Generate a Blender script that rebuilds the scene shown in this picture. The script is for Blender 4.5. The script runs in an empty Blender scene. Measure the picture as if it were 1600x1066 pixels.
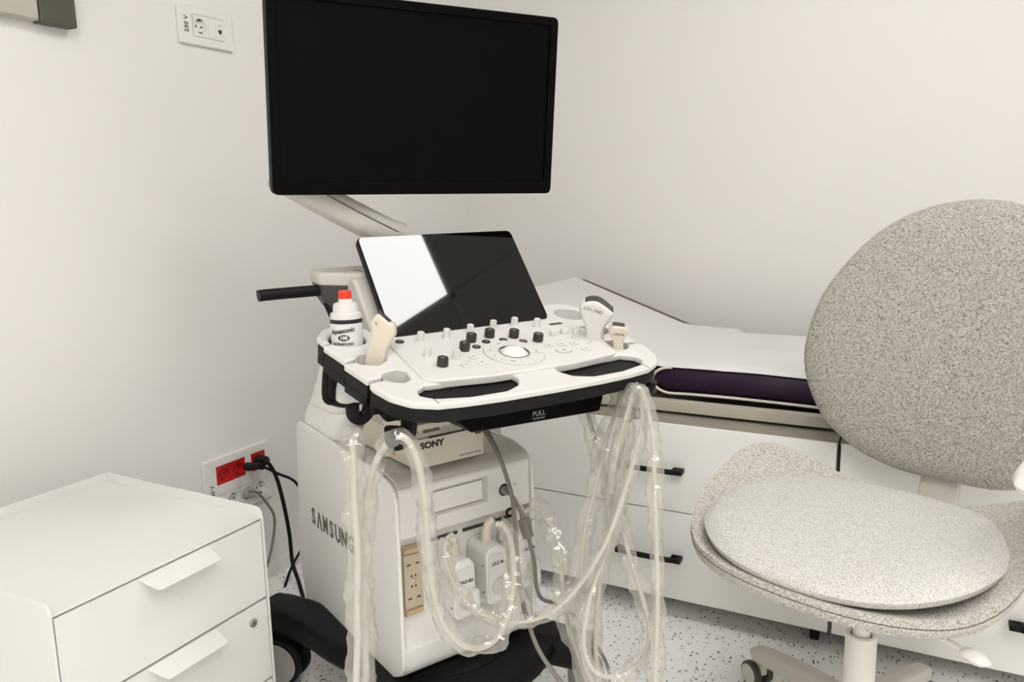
import bpy, bmesh, math, random
from mathutils import Matrix, Vector, noise
random.seed(7)
sc = bpy.context.scene
COL = sc.collection
R = math.radians

# ---------------------------------------------------------------- camera
cam = bpy.data.cameras.new('camera')
cam.sensor_width = 36.0
cam.lens = 1261.92 / 1600 * 36.0
cam.clip_start = 0.05
cam_ob = bpy.data.objects.new('camera', cam)
COL.objects.link(cam_ob)
right = Vector((0.88171691, 0.47139971, -0.01891041))
down = Vector((0.06588249, -0.16272058, -0.98447017))
fwd = Vector((-0.46715606, 0.86677813, -0.17453048))
mc = Matrix((right, -down, -fwd)).transposed().to_4x4()
mc.translation = (0, 0, 1.07)
cam_ob.matrix_world = mc
sc.camera = cam_ob

# ---------------------------------------------------------------- world, exposure
wd = bpy.data.worlds.new('world')
sc.world = wd
wd.use_nodes = True
wd.node_tree.nodes['Background'].inputs[0].default_value = (1.0, 0.98, 0.95, 1)
wd.node_tree.nodes['Background'].inputs[1].default_value = 0.05
sc.view_settings.view_transform = 'Standard'
sc.view_settings.look = 'None'
sc.view_settings.gamma = 1.0
sc.view_settings.use_curve_mapping = False
sc.view_settings.exposure = -1.16
LAMP = 33      # radiance of the ceiling light panels

# ---------------------------------------------------------------- helpers
def lin(c):
    return tuple(((v / 255) / 12.92 if v / 255 <= 0.04045 else ((v / 255 + 0.055) / 1.055) ** 2.4) for v in c)

MATS = {}
def mat(name, rgb, rough=0.5, metal=0.0, var=0.03, vscale=6.0, bump=0.0, bscale=150.0, spec=0.5, coat=0.0, rgb2=None):
    if name in MATS:
        return MATS[name]
    m = bpy.data.materials.new(name)
    m.use_nodes = True
    nt = m.node_tree
    bs = nt.nodes['Principled BSDF']
    tc = nt.nodes.new('ShaderNodeTexCoord')
    nz = nt.nodes.new('ShaderNodeTexNoise')
    nz.inputs['Scale'].default_value = vscale
    nz.inputs['Detail'].default_value = 4
    nt.links.new(tc.outputs['Object'], nz.inputs['Vector'])
    mx = nt.nodes.new('ShaderNodeMix')
    mx.data_type = 'RGBA'
    c = lin(rgb)
    c2 = lin(rgb2) if rgb2 else tuple(v * (1 - 2 * var) for v in c)
    mx.inputs['A'].default_value = (*c2, 1)
    mx.inputs['B'].default_value = (*c, 1)
    nt.links.new(nz.outputs['Fac'], mx.inputs['Factor'])
    nt.links.new(mx.outputs['Result'], bs.inputs['Base Color'])
    bs.inputs['Roughness'].default_value = rough
    bs.inputs['Metallic'].default_value = metal
    bs.inputs['Specular IOR Level'].default_value = spec
    bs.inputs['Coat Weight'].default_value = coat
    if bump:
        n2 = nt.nodes.new('ShaderNodeTexNoise')
        n2.inputs['Scale'].default_value = bscale
        n2.inputs['Detail'].default_value = 3
        nt.links.new(tc.outputs['Object'], n2.inputs['Vector'])
        bp = nt.nodes.new('ShaderNodeBump')
        bp.inputs['Strength'].default_value = bump
        bp.inputs['Distance'].default_value = 0.001
        nt.links.new(n2.outputs['Fac'], bp.inputs['Height'])
        nt.links.new(bp.outputs['Normal'], bs.inputs['Normal'])
    MATS[name] = m
    return m

def rz(a):
    return Matrix.Rotation(R(a), 4, 'Z')
def rx(a):
    return Matrix.Rotation(R(a), 4, 'X')
def ry(a):
    return Matrix.Rotation(R(a), 4, 'Y')
def T(*v):
    return Matrix.Translation(v)
def cols(x, y, z, o=(0, 0, 0)):
    m = Matrix((x, y, z)).transposed().to_4x4()
    m.translation = o
    return m
FRONT = cols((1, 0, 0), (0, 0, 1), (0, -1, 0))      # drawing plane (x, z), thickness towards -y
SIDE = cols((0, 1, 0), (0, 0, 1), (1, 0, 0))        # drawing plane (y, z), thickness towards +x
LEFTW = cols((0, 1, 0), (0, 0, 1), (1, 0, 0))

def fillet(pts, r=0.0, n=5):
    """closed polygon with rounded corners; a point may carry its own radius"""
    out = []
    N = len(pts)
    for i in range(N):
        p = Vector(pts[i][:2]); a = Vector(pts[i - 1][:2]); b = Vector(pts[(i + 1) % N][:2])
        rr = pts[i][2] if len(pts[i]) > 2 else r
        la, lb = (a - p).length, (b - p).length
        if rr <= 0 or la < 1e-6 or lb < 1e-6:
            out.append((p.x, p.y)); continue
        ang = (a - p).angle(b - p)
        if ang > 3.1:
            out.append((p.x, p.y)); continue
        d = min(rr / math.tan(ang / 2), la * 0.49, lb * 0.49)
        s = p + (a - p) / la * d
        e = p + (b - p) / lb * d
        for k in range(n + 1):
            t = k / n
            q = s * (1 - t) ** 2 + p * 2 * t * (1 - t) + e * t * t
            out.append((q.x, q.y))
    return out

def circle(cx, cy, r, n=28, a0=0.0, a1=360.0):
    full = abs(a1 - a0) >= 360
    m = n if full else n + 1
    return [(cx + r * math.cos(R(a0 + (a1 - a0) * k / n)), cy + r * math.sin(R(a0 + (a1 - a0) * k / n))) for k in range(m)]

def spline(pts, sub=6, closed=False):
    P = [Vector(p) for p in pts]
    n = len(P)
    out = []
    rng = n if closed else n - 1
    for i in range(rng):
        p0 = P[i - 1] if (i > 0 or closed) else P[0] * 2 - P[1]
        p1 = P[i]
        p2 = P[(i + 1) % n]
        p3 = P[(i + 2) % n] if (i + 2 < n or closed) else P[-1] * 2 - P[-2]
        for k in range(sub):
            t = k / sub
            out.append(0.5 * ((2 * p1) + (p2 - p0) * t + (2 * p0 - 5 * p1 + 4 * p2 - p3) * t * t + (3 * p1 - p0 - 3 * p2 + p3) * t ** 3))
    if not closed:
        out.append(P[-1].copy())
    return out

class MB:
    """collects shapes into one mesh"""
    def __init__(s):
        s.bm = bmesh.new()
    def join(s, t, M=None):
        if M is not None:
            bmesh.ops.transform(t, matrix=M, verts=t.verts)
        me = bpy.data.meshes.new('tmp')
        t.to_mesh(me); t.free()
        s.bm.from_mesh(me)
        bpy.data.meshes.remove(me)
        return s
    def raw(s, verts, faces, M=None):
        vs = [s.bm.verts.new((M @ Vector(v)) if M is not None else v) for v in verts]
        for f in faces:
            try:
                s.bm.faces.new([vs[i] for i in f])
            except ValueError:
                pass
        return s
    def box(s, x0, x1, y0, y1, z0, z1, bev=0.0, seg=2, M=None):
        t = bmesh.new()
        bmesh.ops.create_cube(t, size=1.0)
        for v in t.verts:
            v.co = Vector(((x0 + x1) / 2 + v.co.x * (x1 - x0), (y0 + y1) / 2 + v.co.y * (y1 - y0), (z0 + z1) / 2 + v.co.z * (z1 - z0)))
        if bev:
            bmesh.ops.bevel(t, geom=t.edges[:], offset=bev, segments=seg, profile=0.5, affect='EDGES')
        return s.join(t, M)
    def rings(s, rings, cap=True, closed=True, M=None):
        n = len(rings[0])
        verts = [p for r in rings for p in r]
        faces = []
        for i in range(len(rings) - 1):
            for k in range(n if closed else n - 1):
                k2 = (k + 1) % n
                faces.append((i * n + k, i * n + k2, (i + 1) * n + k2, (i + 1) * n + k))
        if cap:
            faces.append(tuple(range(n)))
            faces.append(tuple((len(rings) - 1) * n + k for k in range(n)))
        return s.raw(verts, faces, M)
    def lathe(s, prof, n=32, M=None, cap=True):
        rr = [[(max(r, 1e-5) * math.cos(2 * math.pi * k / n), max(r, 1e-5) * math.sin(2 * math.pi * k / n), z) for k in range(n)] for r, z in prof]
        return s.rings(rr, cap, True, M)
    def cyl(s, p0, p1, r0, r1=None, n=20, bev=0.0, M=None):
        p0, p1 = Vector(p0), Vector(p1)
        L = (p1 - p0).length
        r1 = r0 if r1 is None else r1
        q = (p1 - p0).to_track_quat('Z', 'Y').to_matrix().to_4x4()
        q.translation = p0
        if M is not None:
            q = M @ q
        if bev:
            pr = [(r0 - bev, 0), (r0 - bev * 0.3, bev * 0.3), (r0, bev), (r1, L - bev), (r1 - bev * 0.3, L - bev * 0.3), (r1 - bev, L)]
        else:
            pr = [(r0, 0), (r1, L)]
        return s.lathe(pr, n, q)
    def tube(s, pts, r, n=8, sub=6, smooth=True, M=None, ell=None, rfun=None, cap=True):
        P = spline(pts, sub) if smooth else [Vector(p) for p in pts]
        rings = []
        t0 = (P[1] - P[0]).normalized()
        up = Vector((0, 0, 1)) if abs(t0.z) < 0.9 else Vector((1, 0, 0))
        nx = t0.cross(up).normalized()
        for i, p in enumerate(P):
            t = (P[min(i + 1, len(P) - 1)] - P[max(i - 1, 0)])
            if t.length < 1e-9:
                t = t0
            t = t.normalized()
            nx = (nx - t * nx.dot(t)).normalized()
            ny = t.cross(nx)
            rad = r if not callable(r) else r(i / (len(P) - 1))
            ring = []
            for k in range(n):
                a = 2 * math.pi * k / n
                m = rfun(p, a, i / (len(P) - 1)) if rfun else 1.0
                e = ell or (1, 1)
                ring.append(p + (nx * math.cos(a) * e[0] + ny * math.sin(a) * e[1]) * rad * m)
            rings.append(ring)
        return s.rings(rings, cap, True, M)
    def bar(s, pts, hw, hh, bev=0.25, sub=5, M=None, smooth=True, up=(0, 0, 1)):
        """swept rounded-rectangle bar; hw / hh half width / height, may be functions of t"""
        P = spline(pts, sub) if smooth else [Vector(p) for p in pts]
        rings = []
        for i, p in enumerate(P):
            t = (P[min(i + 1, len(P) - 1)] - P[max(i - 1, 0)]).normalized()
            u = Vector(up)
            if abs(t.dot(u)) > 0.97:
                u = Vector((0, 1, 0))
            nx = t.cross(u).normalized()
            ny = nx.cross(t)
            f = i / (len(P) - 1)
            a = hw(f) if callable(hw) else hw
            b = hh(f) if callable(hh) else hh
            c = min(a, b) * bev * 2
            sec = fillet([(-a, -b), (a, -b), (a, b), (-a, b)], c, 3)
            rings.append([p + nx * x + ny * y for x, y in sec])
        return s.rings(rings, True, True, M)
    def prism(s, polys, z0, z1, bev=0.0, M=None, res=2, inset=0.0):
        """filled 2D outline (further outlines are holes) with thickness z0..z1 and rounded edges"""
        if polys and not isinstance(polys[0], list):
            polys = [polys]
        cu = bpy.data.curves.new('tmpc', 'CURVE')
        cu.dimensions = '2D'
        cu.fill_mode = 'BOTH'
        cu.extrude = max((z1 - z0) / 2 - bev, 0)
        cu.bevel_depth = bev
        cu.bevel_resolution = res
        cu.offset = -bev - inset
        for poly in polys:
            sp = cu.splines.new('POLY')
            sp.points.add(len(poly) - 1)
            for q, p in zip(sp.points, poly):
                q.co = (p[0], p[1], 0, 1)
            sp.use_cyclic_u = True
        ob = bpy.data.objects.new('tmpo', cu)
        me = bpy.data.meshes.new_from_object(ob)
        t = bmesh.new()
        t.from_mesh(me)
        bmesh.ops.remove_doubles(t, verts=t.verts, dist=1e-6)
        bmesh.ops.translate(t, vec=(0, 0, (z0 + z1) / 2), verts=t.verts)
        bpy.data.objects.remove(ob); bpy.data.curves.remove(cu); bpy.data.meshes.remove(me)
        return s.join(t, M)
    def text(s, body, size, M, th=0.0004, align='CENTER', fat=0.0, shear=0.0, space=1.0, bend=None, sx=1.0):
        cu = bpy.data.curves.new('tmpt', 'FONT')
        cu.body = body
        cu.size = size
        cu.extrude = th / 2
        cu.align_x = align
        cu.align_y = 'CENTER'
        cu.offset = fat
        cu.shear = shear
        cu.space_character = space
        cu.resolution_u = 3
        ob = bpy.data.objects.new('tmpo', cu)
        me = bpy.data.meshes.new_from_object(ob)
        t = bmesh.new()
        t.from_mesh(me)
        for v in t.verts:
            v.co.x *= sx
        if bend:
            for v in t.verts:
                a = v.co.x / bend
                rr = bend + v.co.z
                v.co = Vector((rr * math.sin(a), v.co.y, rr * math.cos(a) - bend))
        bpy.data.objects.remove(ob); bpy.data.curves.remove(cu); bpy.data.meshes.remove(me)
        return s.join(t, M)
    def build(s, name, m, parent=None, frame=None, ang=38):
        bmesh.ops.recalc_face_normals(s.bm, faces=s.bm.faces)
        me = bpy.data.meshes.new(name)
        s.bm.to_mesh(me); s.bm.free()
        for p in me.polygons:
            p.use_smooth = True
        me.set_sharp_from_angle(angle=R(ang))
        me.materials.append(m)
        o = obj(name, me, parent, frame)
        if ang < 50:
            wn = o.modifiers.new('weighted_normals', 'WEIGHTED_NORMAL')
            wn.keep_sharp = True
        return o

WORLD = {}
def obj(name, me, parent=None, frame=None):
    o = bpy.data.objects.new(name, me)
    COL.objects.link(o)
    pf = WORLD[parent.name] if parent else Matrix.Identity(4)
    fr = frame if frame is not None else pf
    if parent:
        o.parent = parent
        o.matrix_local = pf.inverted() @ fr
    else:
        o.matrix_world = fr
    WORLD[o.name] = fr.copy()
    return o
def tag(o, label, cat, group=None, kind=None):
    if label: o['label'] = label
    if cat: o['category'] = cat
    if group: o['group'] = group
    if kind: o['kind'] = kind
    return o
def thing(name, label, cat, frame, group=None):
    o = obj(name, None, None, frame)
    o.empty_display_size = 0.05
    return tag(o, label, cat, group)
def struct(name, mb, m, label=None, frame=None):
    o = mb.build(name, m, None, frame)
    o['kind'] = 'structure'
    if label: o['label'] = label
    return o
def copy_tree(src, frame, parent=None):
    c = src.copy()
    COL.objects.link(c)
    WORLD[c.name] = frame.copy()
    if parent:
        c.parent = parent
        c.matrix_local = WORLD[parent.name].inverted() @ frame
    else:
        c.matrix_world = frame
    for ch in list(src.children):
        rel = WORLD[src.name].inverted() @ WORLD[ch.name]
        copy_tree(ch, frame @ rel, c)
    return c

# ---------------------------------------------------------------- materials
WALL = mat('wall_paint', (236, 234, 230), 0.9, var=0.01, vscale=2, bump=0.15, bscale=300, spec=0.25)
CEIL = mat('ceiling_tile', (198, 196, 193), 0.95, var=0.02, vscale=30, bump=0.2, bscale=120, spec=0.2)
WHITE = mat('white_plastic', (236, 234, 229), 0.42, var=0.012)
WHITE2 = mat('white_console_plastic', (222, 220, 216), 0.45, var=0.008)
CREAM = mat('cream_printer_plastic', (216, 208, 192), 0.5, var=0.02)
DECK = mat('light_grey_plastic', (205, 201, 193), 0.5, var=0.02)
GREY = mat('mid_grey_plastic', (176, 172, 164), 0.5, var=0.02)
DGREY = mat('dark_grey_plastic', (66, 65, 61), 0.55, var=0.05)
BLACK = mat('black_plastic', (17, 16, 15), 0.5, var=0.1, spec=0.22)
BLACK2 = mat('black_rubber', (14, 13, 12), 0.65, var=0.1, spec=0.3)
SCREEN = mat('matte_black_screen', (7, 6, 5), 0.42, var=0.1, spec=0.06)
GLASS = mat('glossy_black_glass', (10, 8, 6), 0.03, var=0.3, vscale=9, spec=0.72)
INK = mat('black_ink', (28, 26, 24), 0.6, var=0.02)
GREYINK = mat('grey_ink', (112, 108, 100), 0.6, var=0.02)
GREYINK2 = mat('silver_ink', (158, 156, 150), 0.6, var=0.02)
PALEINK = mat('pale_ink', (196, 194, 186), 0.6, var=0.02)
BEIGE = mat('beige_probe_plastic', (222, 211, 194), 0.45, var=0.03)
TAN = mat('tan_connector_plastic', (200, 176, 138), 0.5, var=0.05)
CABLE = mat('cream_cable', (216, 211, 199), 0.5, var=0.03)
GREYCABLE = mat('grey_cable', (122, 118, 110), 0.5, var=0.03)
LAC = mat('white_lacquer', (231, 230, 226), 0.35, var=0.006)
LAM = mat('white_laminate', (247, 246, 242), 0.45, var=0.012)
GREYLAM = mat('grey_laminate', (150, 144, 132), 0.5, var=0.06, vscale=12)
RAIL = mat('pale_grey_wood_rail', (190, 183, 168), 0.55, var=0.06, vscale=20)
PURPLE = mat('dark_purple_vinyl', (38, 10, 42), 0.46, var=0.12, vscale=5, bump=0.1, bscale=60, spec=0.3)
BROWN = mat('maroon_brown_vinyl', (86, 48, 44), 0.5, var=0.08)
WOOD = mat('yellow_wood', (160, 116, 52), 0.6, var=0.1)
PAPER = mat('white_paper_sheet', (224, 223, 220), 0.85, var=0.01, bump=0.25, bscale=14, spec=0.2)
PIPE = mat('white_piping', (222, 212, 202), 0.6, var=0.02)
RED = mat('red_socket_plastic', (196, 18, 12), 0.4, var=0.05)
REDCAP = mat('orange_red_cap', (232, 58, 22), 0.4, var=0.03)
METAL = mat('chrome', (210, 206, 198), 0.2, metal=1.0, var=0.02)
STEEL = mat('brushed_grey_metal', (196, 192, 180), 0.45, metal=0.3, var=0.03)
OLIVE = mat('dark_olive_grey_plastic', (82, 80, 68), 0.55, var=0.05)
CHW = mat('white_chair_plastic', (238, 235, 227), 0.4, var=0.01)
LEGW = mat('warm_white_chair_leg', (206, 200, 188), 0.5, var=0.02)
LCD = mat('grey_lcd', (126, 126, 120), 0.3, var=0.03)
DARKBTN = mat('brown_black_button', (52, 44, 40), 0.4, var=0.08)
BALL = mat('white_trackball', (240, 237, 230), 0.08, var=0.01, coat=0.5)

def fabric(name, a, b, c, hi=760, lo=210):
    m = bpy.data.materials.new(name)
    m.use_nodes = True
    nt = m.node_tree
    bs = nt.nodes['Principled BSDF']
    tc = nt.nodes.new('ShaderNodeTexCoord')
    facs = []
    for sx, sy in ((hi, lo), (lo, hi)):
        mp = nt.nodes.new('ShaderNodeMapping')
        mp.inputs['Scale'].default_value = (sx, sx, sy)
        if sx == lo:
            mp.inputs['Location'].default_value = (3.1, 7.7, 1.3)
        nt.links.new(tc.outputs['Object'], mp.inputs['Vector'])
        nz = nt.nodes.new('ShaderNodeTexNoise')
        nz.inputs['Scale'].default_value = 1.0
        nz.inputs['Detail'].default_value = 2
        nt.links.new(mp.outputs['Vector'], nz.inputs['Vector'])
        facs.append(nz.outputs['Fac'])
    ad = nt.nodes.new('ShaderNodeMath'); ad.operation = 'MULTIPLY_ADD'
    nt.links.new(facs[0], ad.inputs[0]); ad.inputs[1].default_value = 0.5
    hf = nt.nodes.new('ShaderNodeMath'); hf.operation = 'MULTIPLY'; hf.inputs[1].default_value = 0.5
    nt.links.new(facs[1], hf.inputs[0]); nt.links.new(hf.outputs[0], ad.inputs[2])
    cr = nt.nodes.new('ShaderNodeValToRGB')
    cr.color_ramp.elements[0].position = 0.40; cr.color_ramp.elements[0].color = (*lin(a), 1)
    cr.color_ramp.elements[1].position = 0.60; cr.color_ramp.elements[1].color = (*lin(c), 1)
    e = cr.color_ramp.elements.new(0.5); e.color = (*lin(b), 1)
    nt.links.new(ad.outputs[0], cr.inputs['Fac'])
    nt.links.new(cr.outputs['Color'], bs.inputs['Base Color'])
    bs.inputs['Roughness'].default_value = 0.95
    bs.inputs['Specular IOR Level'].default_value = 0.15
    bs.inputs['Sheen Weight'].default_value = 0.15
    bp = nt.nodes.new('ShaderNodeBump')
    bp.inputs['Strength'].default_value = 0.5
    bp.inputs['Distance'].default_value = 0.001
    nt.links.new(ad.outputs[0], bp.inputs['Height'])
    nt.links.new(bp.outputs['Normal'], bs.inputs['Normal'])
    return m
FABRIC = fabric('heather_beige_fabric', (112, 108, 100), (172, 168, 158), (196, 192, 184))
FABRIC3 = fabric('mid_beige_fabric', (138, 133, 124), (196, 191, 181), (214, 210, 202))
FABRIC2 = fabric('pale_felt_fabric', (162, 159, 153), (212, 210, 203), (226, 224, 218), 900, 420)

def floor_mat():
    m = bpy.data.materials.new('speckled_vinyl')
    m.use_nodes = True
    nt = m.node_tree
    bs = nt.nodes['Principled BSDF']
    tc = nt.nodes.new('ShaderNodeTexCoord')
    prev = None
    for sc_, thr, dens, colr in ((95, 0.19, 0.17, (84, 81, 75)), (150, 0.22, 0.12, (160, 156, 146)), (62, 0.12, 0.16, (104, 100, 94))):
        mp = nt.nodes.new('ShaderNodeMapping')
        mp.inputs['Rotation'].default_value = (0, 0, sc_ * 0.1)
        mp.inputs['Scale'].default_value = (sc_, sc_ * 0.6, sc_)
        nt.links.new(tc.outputs['Object'], mp.inputs['Vector'])
        nz = nt.nodes.new('ShaderNodeTexNoise')
        nz.inputs['Scale'].default_value = sc_ * 1.5
        nt.links.new(tc.outputs['Object'], nz.inputs['Vector'])
        va = nt.nodes.new('ShaderNodeVectorMath'); va.operation = 'MULTIPLY_ADD'
        nt.links.new(nz.outputs['Color'], va.inputs[0])
        va.inputs[1].default_value = (0.5, 0.5, 0)
        nt.links.new(mp.outputs['Vector'], va.inputs[2])
        vo = nt.nodes.new('ShaderNodeTexVoronoi')
        vo.voronoi_dimensions = '2D'
        vo.inputs['Scale'].default_value = 1.0
        nt.links.new(va.outputs[0], vo.inputs['Vector'])
        lt = nt.nodes.new('ShaderNodeMath'); lt.operation = 'LESS_THAN'; lt.inputs[1].default_value = thr
        nt.links.new(vo.outputs['Distance'], lt.inputs[0])
        sp = nt.nodes.new('ShaderNodeSeparateColor')
        nt.links.new(vo.outputs['Color'], sp.inputs[0])
        l2 = nt.nodes.new('ShaderNodeMath'); l2.operation = 'LESS_THAN'; l2.inputs[1].default_value = dens
        nt.links.new(sp.outputs[0], l2.inputs[0])
        mu = nt.nodes.new('ShaderNodeMath'); mu.operation = 'MULTIPLY'
        nt.links.new(lt.outputs[0], mu.inputs[0]); nt.links.new(l2.outputs[0], mu.inputs[1])
        mx = nt.nodes.new('ShaderNodeMix'); mx.data_type = 'RGBA'
        nt.links.new(mu.outputs[0], mx.inputs['Factor'])
        if prev is None:
            mx.inputs['A'].default_value = (*lin((250, 249, 246)), 1)
        else:
            nt.links.new(prev, mx.inputs['A'])
        mx.inputs['B'].default_value = (*lin(colr), 1)
        prev = mx.outputs['Result']
    nt.links.new(prev, bs.inputs['Base Color'])
    bs.inputs['Roughness'].default_value = 0.45
    return m
FLOOR = floor_mat()

def film_mat():
    m = bpy.data.materials.new('clear_plastic_film')
    m.use_nodes = True
    nt = m.node_tree
    bs = nt.nodes['Principled BSDF']
    bs.inputs['Base Color'].default_value = (*lin((232, 229, 222)), 1)
    bs.inputs['Roughness'].default_value = 0.12
    tr = nt.nodes.new('ShaderNodeBsdfTransparent')
    tr.inputs[0].default_value = (0.97, 0.965, 0.95, 1)
    ms = nt.nodes.new('ShaderNodeMixShader')
    tc = nt.nodes.new('ShaderNodeTexCoord')
    nz = nt.nodes.new('ShaderNodeTexNoise')
    nz.noise_type = 'RIDGED_MULTIFRACTAL'
    nz.inputs['Scale'].default_value = 28
    nz.inputs['Detail'].default_value = 3
    nt.links.new(tc.outputs['Object'], nz.inputs['Vector'])
    mr = nt.nodes.new('ShaderNodeMapRange')
    mr.inputs['From Min'].default_value = 0.45; mr.inputs['From Max'].default_value = 0.95
    mr.inputs['To Min'].default_value = 0.14; mr.inputs['To Max'].default_value = 0.50
    nt.links.new(nz.outputs['Fac'], mr.inputs['Value'])
    lw = nt.nodes.new('ShaderNodeLayerWeight')          # film seen edge-on is denser
    lw.inputs['Blend'].default_value = 0.18
    ad = nt.nodes.new('ShaderNodeMath'); ad.operation = 'MULTIPLY_ADD'; ad.use_clamp = True
    nt.links.new(lw.outputs['Facing'], ad.inputs[0]); ad.inputs[1].default_value = 0.55
    nt.links.new(mr.outputs[0], ad.inputs[2])
    nt.links.new(ad.outputs[0], ms.inputs[0])
    nt.links.new(tr.outputs[0], ms.inputs[1])
    nt.links.new(bs.outputs[0], ms.inputs[2])
    bp = nt.nodes.new('ShaderNodeBump'); bp.inputs['Strength'].default_value = 0.8; bp.inputs['Distance'].default_value = 0.004
    nt.links.new(nz.outputs['Fac'], bp.inputs['Height'])
    nt.links.new(bp.outputs['Normal'], bs.inputs['Normal'])
    gl = nt.nodes.new('ShaderNodeBsdfGlossy')
    gl.inputs['Roughness'].default_value = 0.10
    nt.links.new(bp.outputs['Normal'], gl.inputs['Normal'])
    m2 = nt.nodes.new('ShaderNodeMixShader')
    m2.inputs[0].default_value = 0.07
    nt.links.new(ms.outputs[0], m2.inputs[1]); nt.links.new(gl.outputs[0], m2.inputs[2])
    nt.links.new(m2.outputs[0], nt.nodes['Material Output'].inputs[0])
    return m
FILM = film_mat()

def lamp_mat():
    m = bpy.data.materials.new('lit_diffuser')
    m.use_nodes = True
    nt = m.node_tree
    em = nt.nodes.new('ShaderNodeEmission')
    em.inputs[0].default_value = (1.0, 0.984, 0.962, 1)
    em.inputs[1].default_value = LAMP
    nt.links.new(em.outputs[0], nt.nodes['Material Output'].inputs[0])
    return m
LIT = lamp_mat()

# ---------------------------------------------------------------- room
XL, XR, YF, YB, ZC = -1.669, 2.9, -2.3, 2.795, 2.6
struct('floor', MB().box(XL, XR, YF, YB, -0.1, 0), FLOOR, 'white vinyl floor with dark speckles')
struct('ceiling', MB().box(XL, XR, YF, YB, ZC, ZC + 0.1), CEIL, 'white tiled ceiling')
struct('wall_left', MB().box(XL - 0.1, XL, YF - 0.1, YB + 0.1, -0.1, ZC + 0.1), WALL, 'white wall with the power sockets')
struct('wall_back', MB().box(XL, XR, YB, YB + 0.1, -0.1, ZC + 0.1), WALL, 'white wall behind the examination couch')
struct('wall_right', MB().box(XR, XR + 0.1, YF - 0.1, YB + 0.1, -0.1, ZC + 0.1), WALL)
struct('wall_front', MB().box(XL, XR, YF - 0.1, YF, -0.1, ZC + 0.1), WALL)
struct('baseboard_left', MB().box(XL, XL + 0.006, YF, YB, 0, 0.045, 0.002), WHITE)
struct('baseboard_back', MB().box(XL, XR, YB - 0.006, YB, 0, 0.045, 0.002), WHITE)
gx0, gy0 = 0.235, 1.84
g = MB()
k = -3
while gx0 + k * 0.6 < XR:
    x = gx0 + k * 0.6
    if x > XL: g.box(x - 0.012, x + 0.012, YF, YB, ZC - 0.006, ZC)
    k += 1
k = -6
while gy0 + k * 0.6 < YB:
    y = gy0 + k * 0.6
    if y > YF: g.box(XL, XR, y - 0.012, y + 0.012, ZC - 0.006, ZC)
    k += 1
struct('trim_1', g, mat('ceiling_grid_bar', (206, 203, 196), 0.6), 'white metal ceiling grid')

lamp0 = None
for i, (cx, cy) in enumerate([[-0.065, 1.54], [-0.065, -0.26], [1.735, -0.26], [-0.065, -1.46], [1.735, -1.46], [0.535, -0.86], [0.835, 0.34]]):  # panels after the first are unseen, added to fill and even the light
    fr = T(cx, cy, ZC)
    if lamp0 is None:
        lamp0 = thing('ceiling_light', 'square lit ceiling panel mirrored in the touch screen', 'ceiling light', fr, 'lit panels in the ceiling')
        MB().prism([fillet([(-.29, -.29), (.29, -.29), (.29, .29), (-.29, .29)], 0), fillet([(-.275, -.275), (.275, -.275), (.275, .275), (-.275, .275)], 0)], -0.014, -0.001).build('frame', WHITE, lamp0)
        MB().box(-.278, .278, -.278, .278, -0.011, -0.004).build('diffuser', LIT, lamp0)
    else:
        copy_tree(lamp0, fr)['label'] = 'square lit ceiling panel out of view, added as fill light'

# paths of the cables, in metres
LEFT = [(-0.837, 1.07, 0.774), (-0.831, 1.042, 0.737), (-0.808, 0.981, 0.714), (-0.796, 0.95, 0.7), (-0.787, 0.937, 0.669), (-0.781, 0.926, 0.596), (-0.773, 0.918, 0.537), (-0.768, 0.903, 0.45), (-0.764, 0.894, 0.391), (-0.767, 0.887, 0.307), (-0.765, 0.889, 0.256), (-0.765, 0.909, 0.295), (-0.772, 0.922, 0.385), (-0.779, 0.933, 0.455), (-0.785, 0.946, 0.535), (-0.779, 0.951, 0.598), (-0.76, 0.95, 0.659), (-0.736, 0.948, 0.699), (-0.708, 0.944, 0.721), (-0.692, 0.951, 0.714), (-0.683, 0.961, 0.68), (-0.682, 0.972, 0.617), (-0.688, 0.985, 0.527), (-0.686, 0.993, 0.448), (-0.673, 1.01, 0.381), (-0.648, 1.038, 0.342), (-0.633, 1.091, 0.332), (-0.628, 1.135, 0.365), (-0.638, 1.173, 0.411), (-0.659, 1.205, 0.454), (-0.681, 1.221, 0.476), (-0.697, 1.219, 0.481)]
CONVEX = [(-0.587, 1.41, 0.764), (-0.579, 1.369, 0.711), (-0.566, 1.345, 0.669), (-0.534, 1.324, 0.596), (-0.509, 1.312, 0.527), (-0.482, 1.304, 0.467), (-0.458, 1.293, 0.409), (-0.432, 1.283, 0.346), (-0.419, 1.27, 0.303), (-0.424, 1.248, 0.267), (-0.445, 1.222, 0.249), (-0.469, 1.197, 0.249), (-0.494, 1.186, 0.264), (-0.509, 1.186, 0.302), (-0.51, 1.195, 0.346), (-0.506, 1.218, 0.396), (-0.495, 1.247, 0.451), (-0.482, 1.265, 0.506), (-0.477, 1.282, 0.578), (-0.472, 1.287, 0.647), (-0.466, 1.29, 0.705), (-0.458, 1.29, 0.738), (-0.447, 1.29, 0.739), (-0.442, 1.287, 0.708), (-0.443, 1.285, 0.674), (-0.457, 1.261, 0.59), (-0.477, 1.24, 0.509), (-0.496, 1.224, 0.457), (-0.527, 1.208, 0.401), (-0.568, 1.188, 0.353), (-0.616, 1.158, 0.336), (-0.676, 1.129, 0.35), (-0.721, 1.123, 0.385), (-0.746, 1.128, 0.42), (-0.759, 1.138, 0.447), (-0.762, 1.152, 0.465), (-0.759, 1.166, 0.47)]
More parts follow.
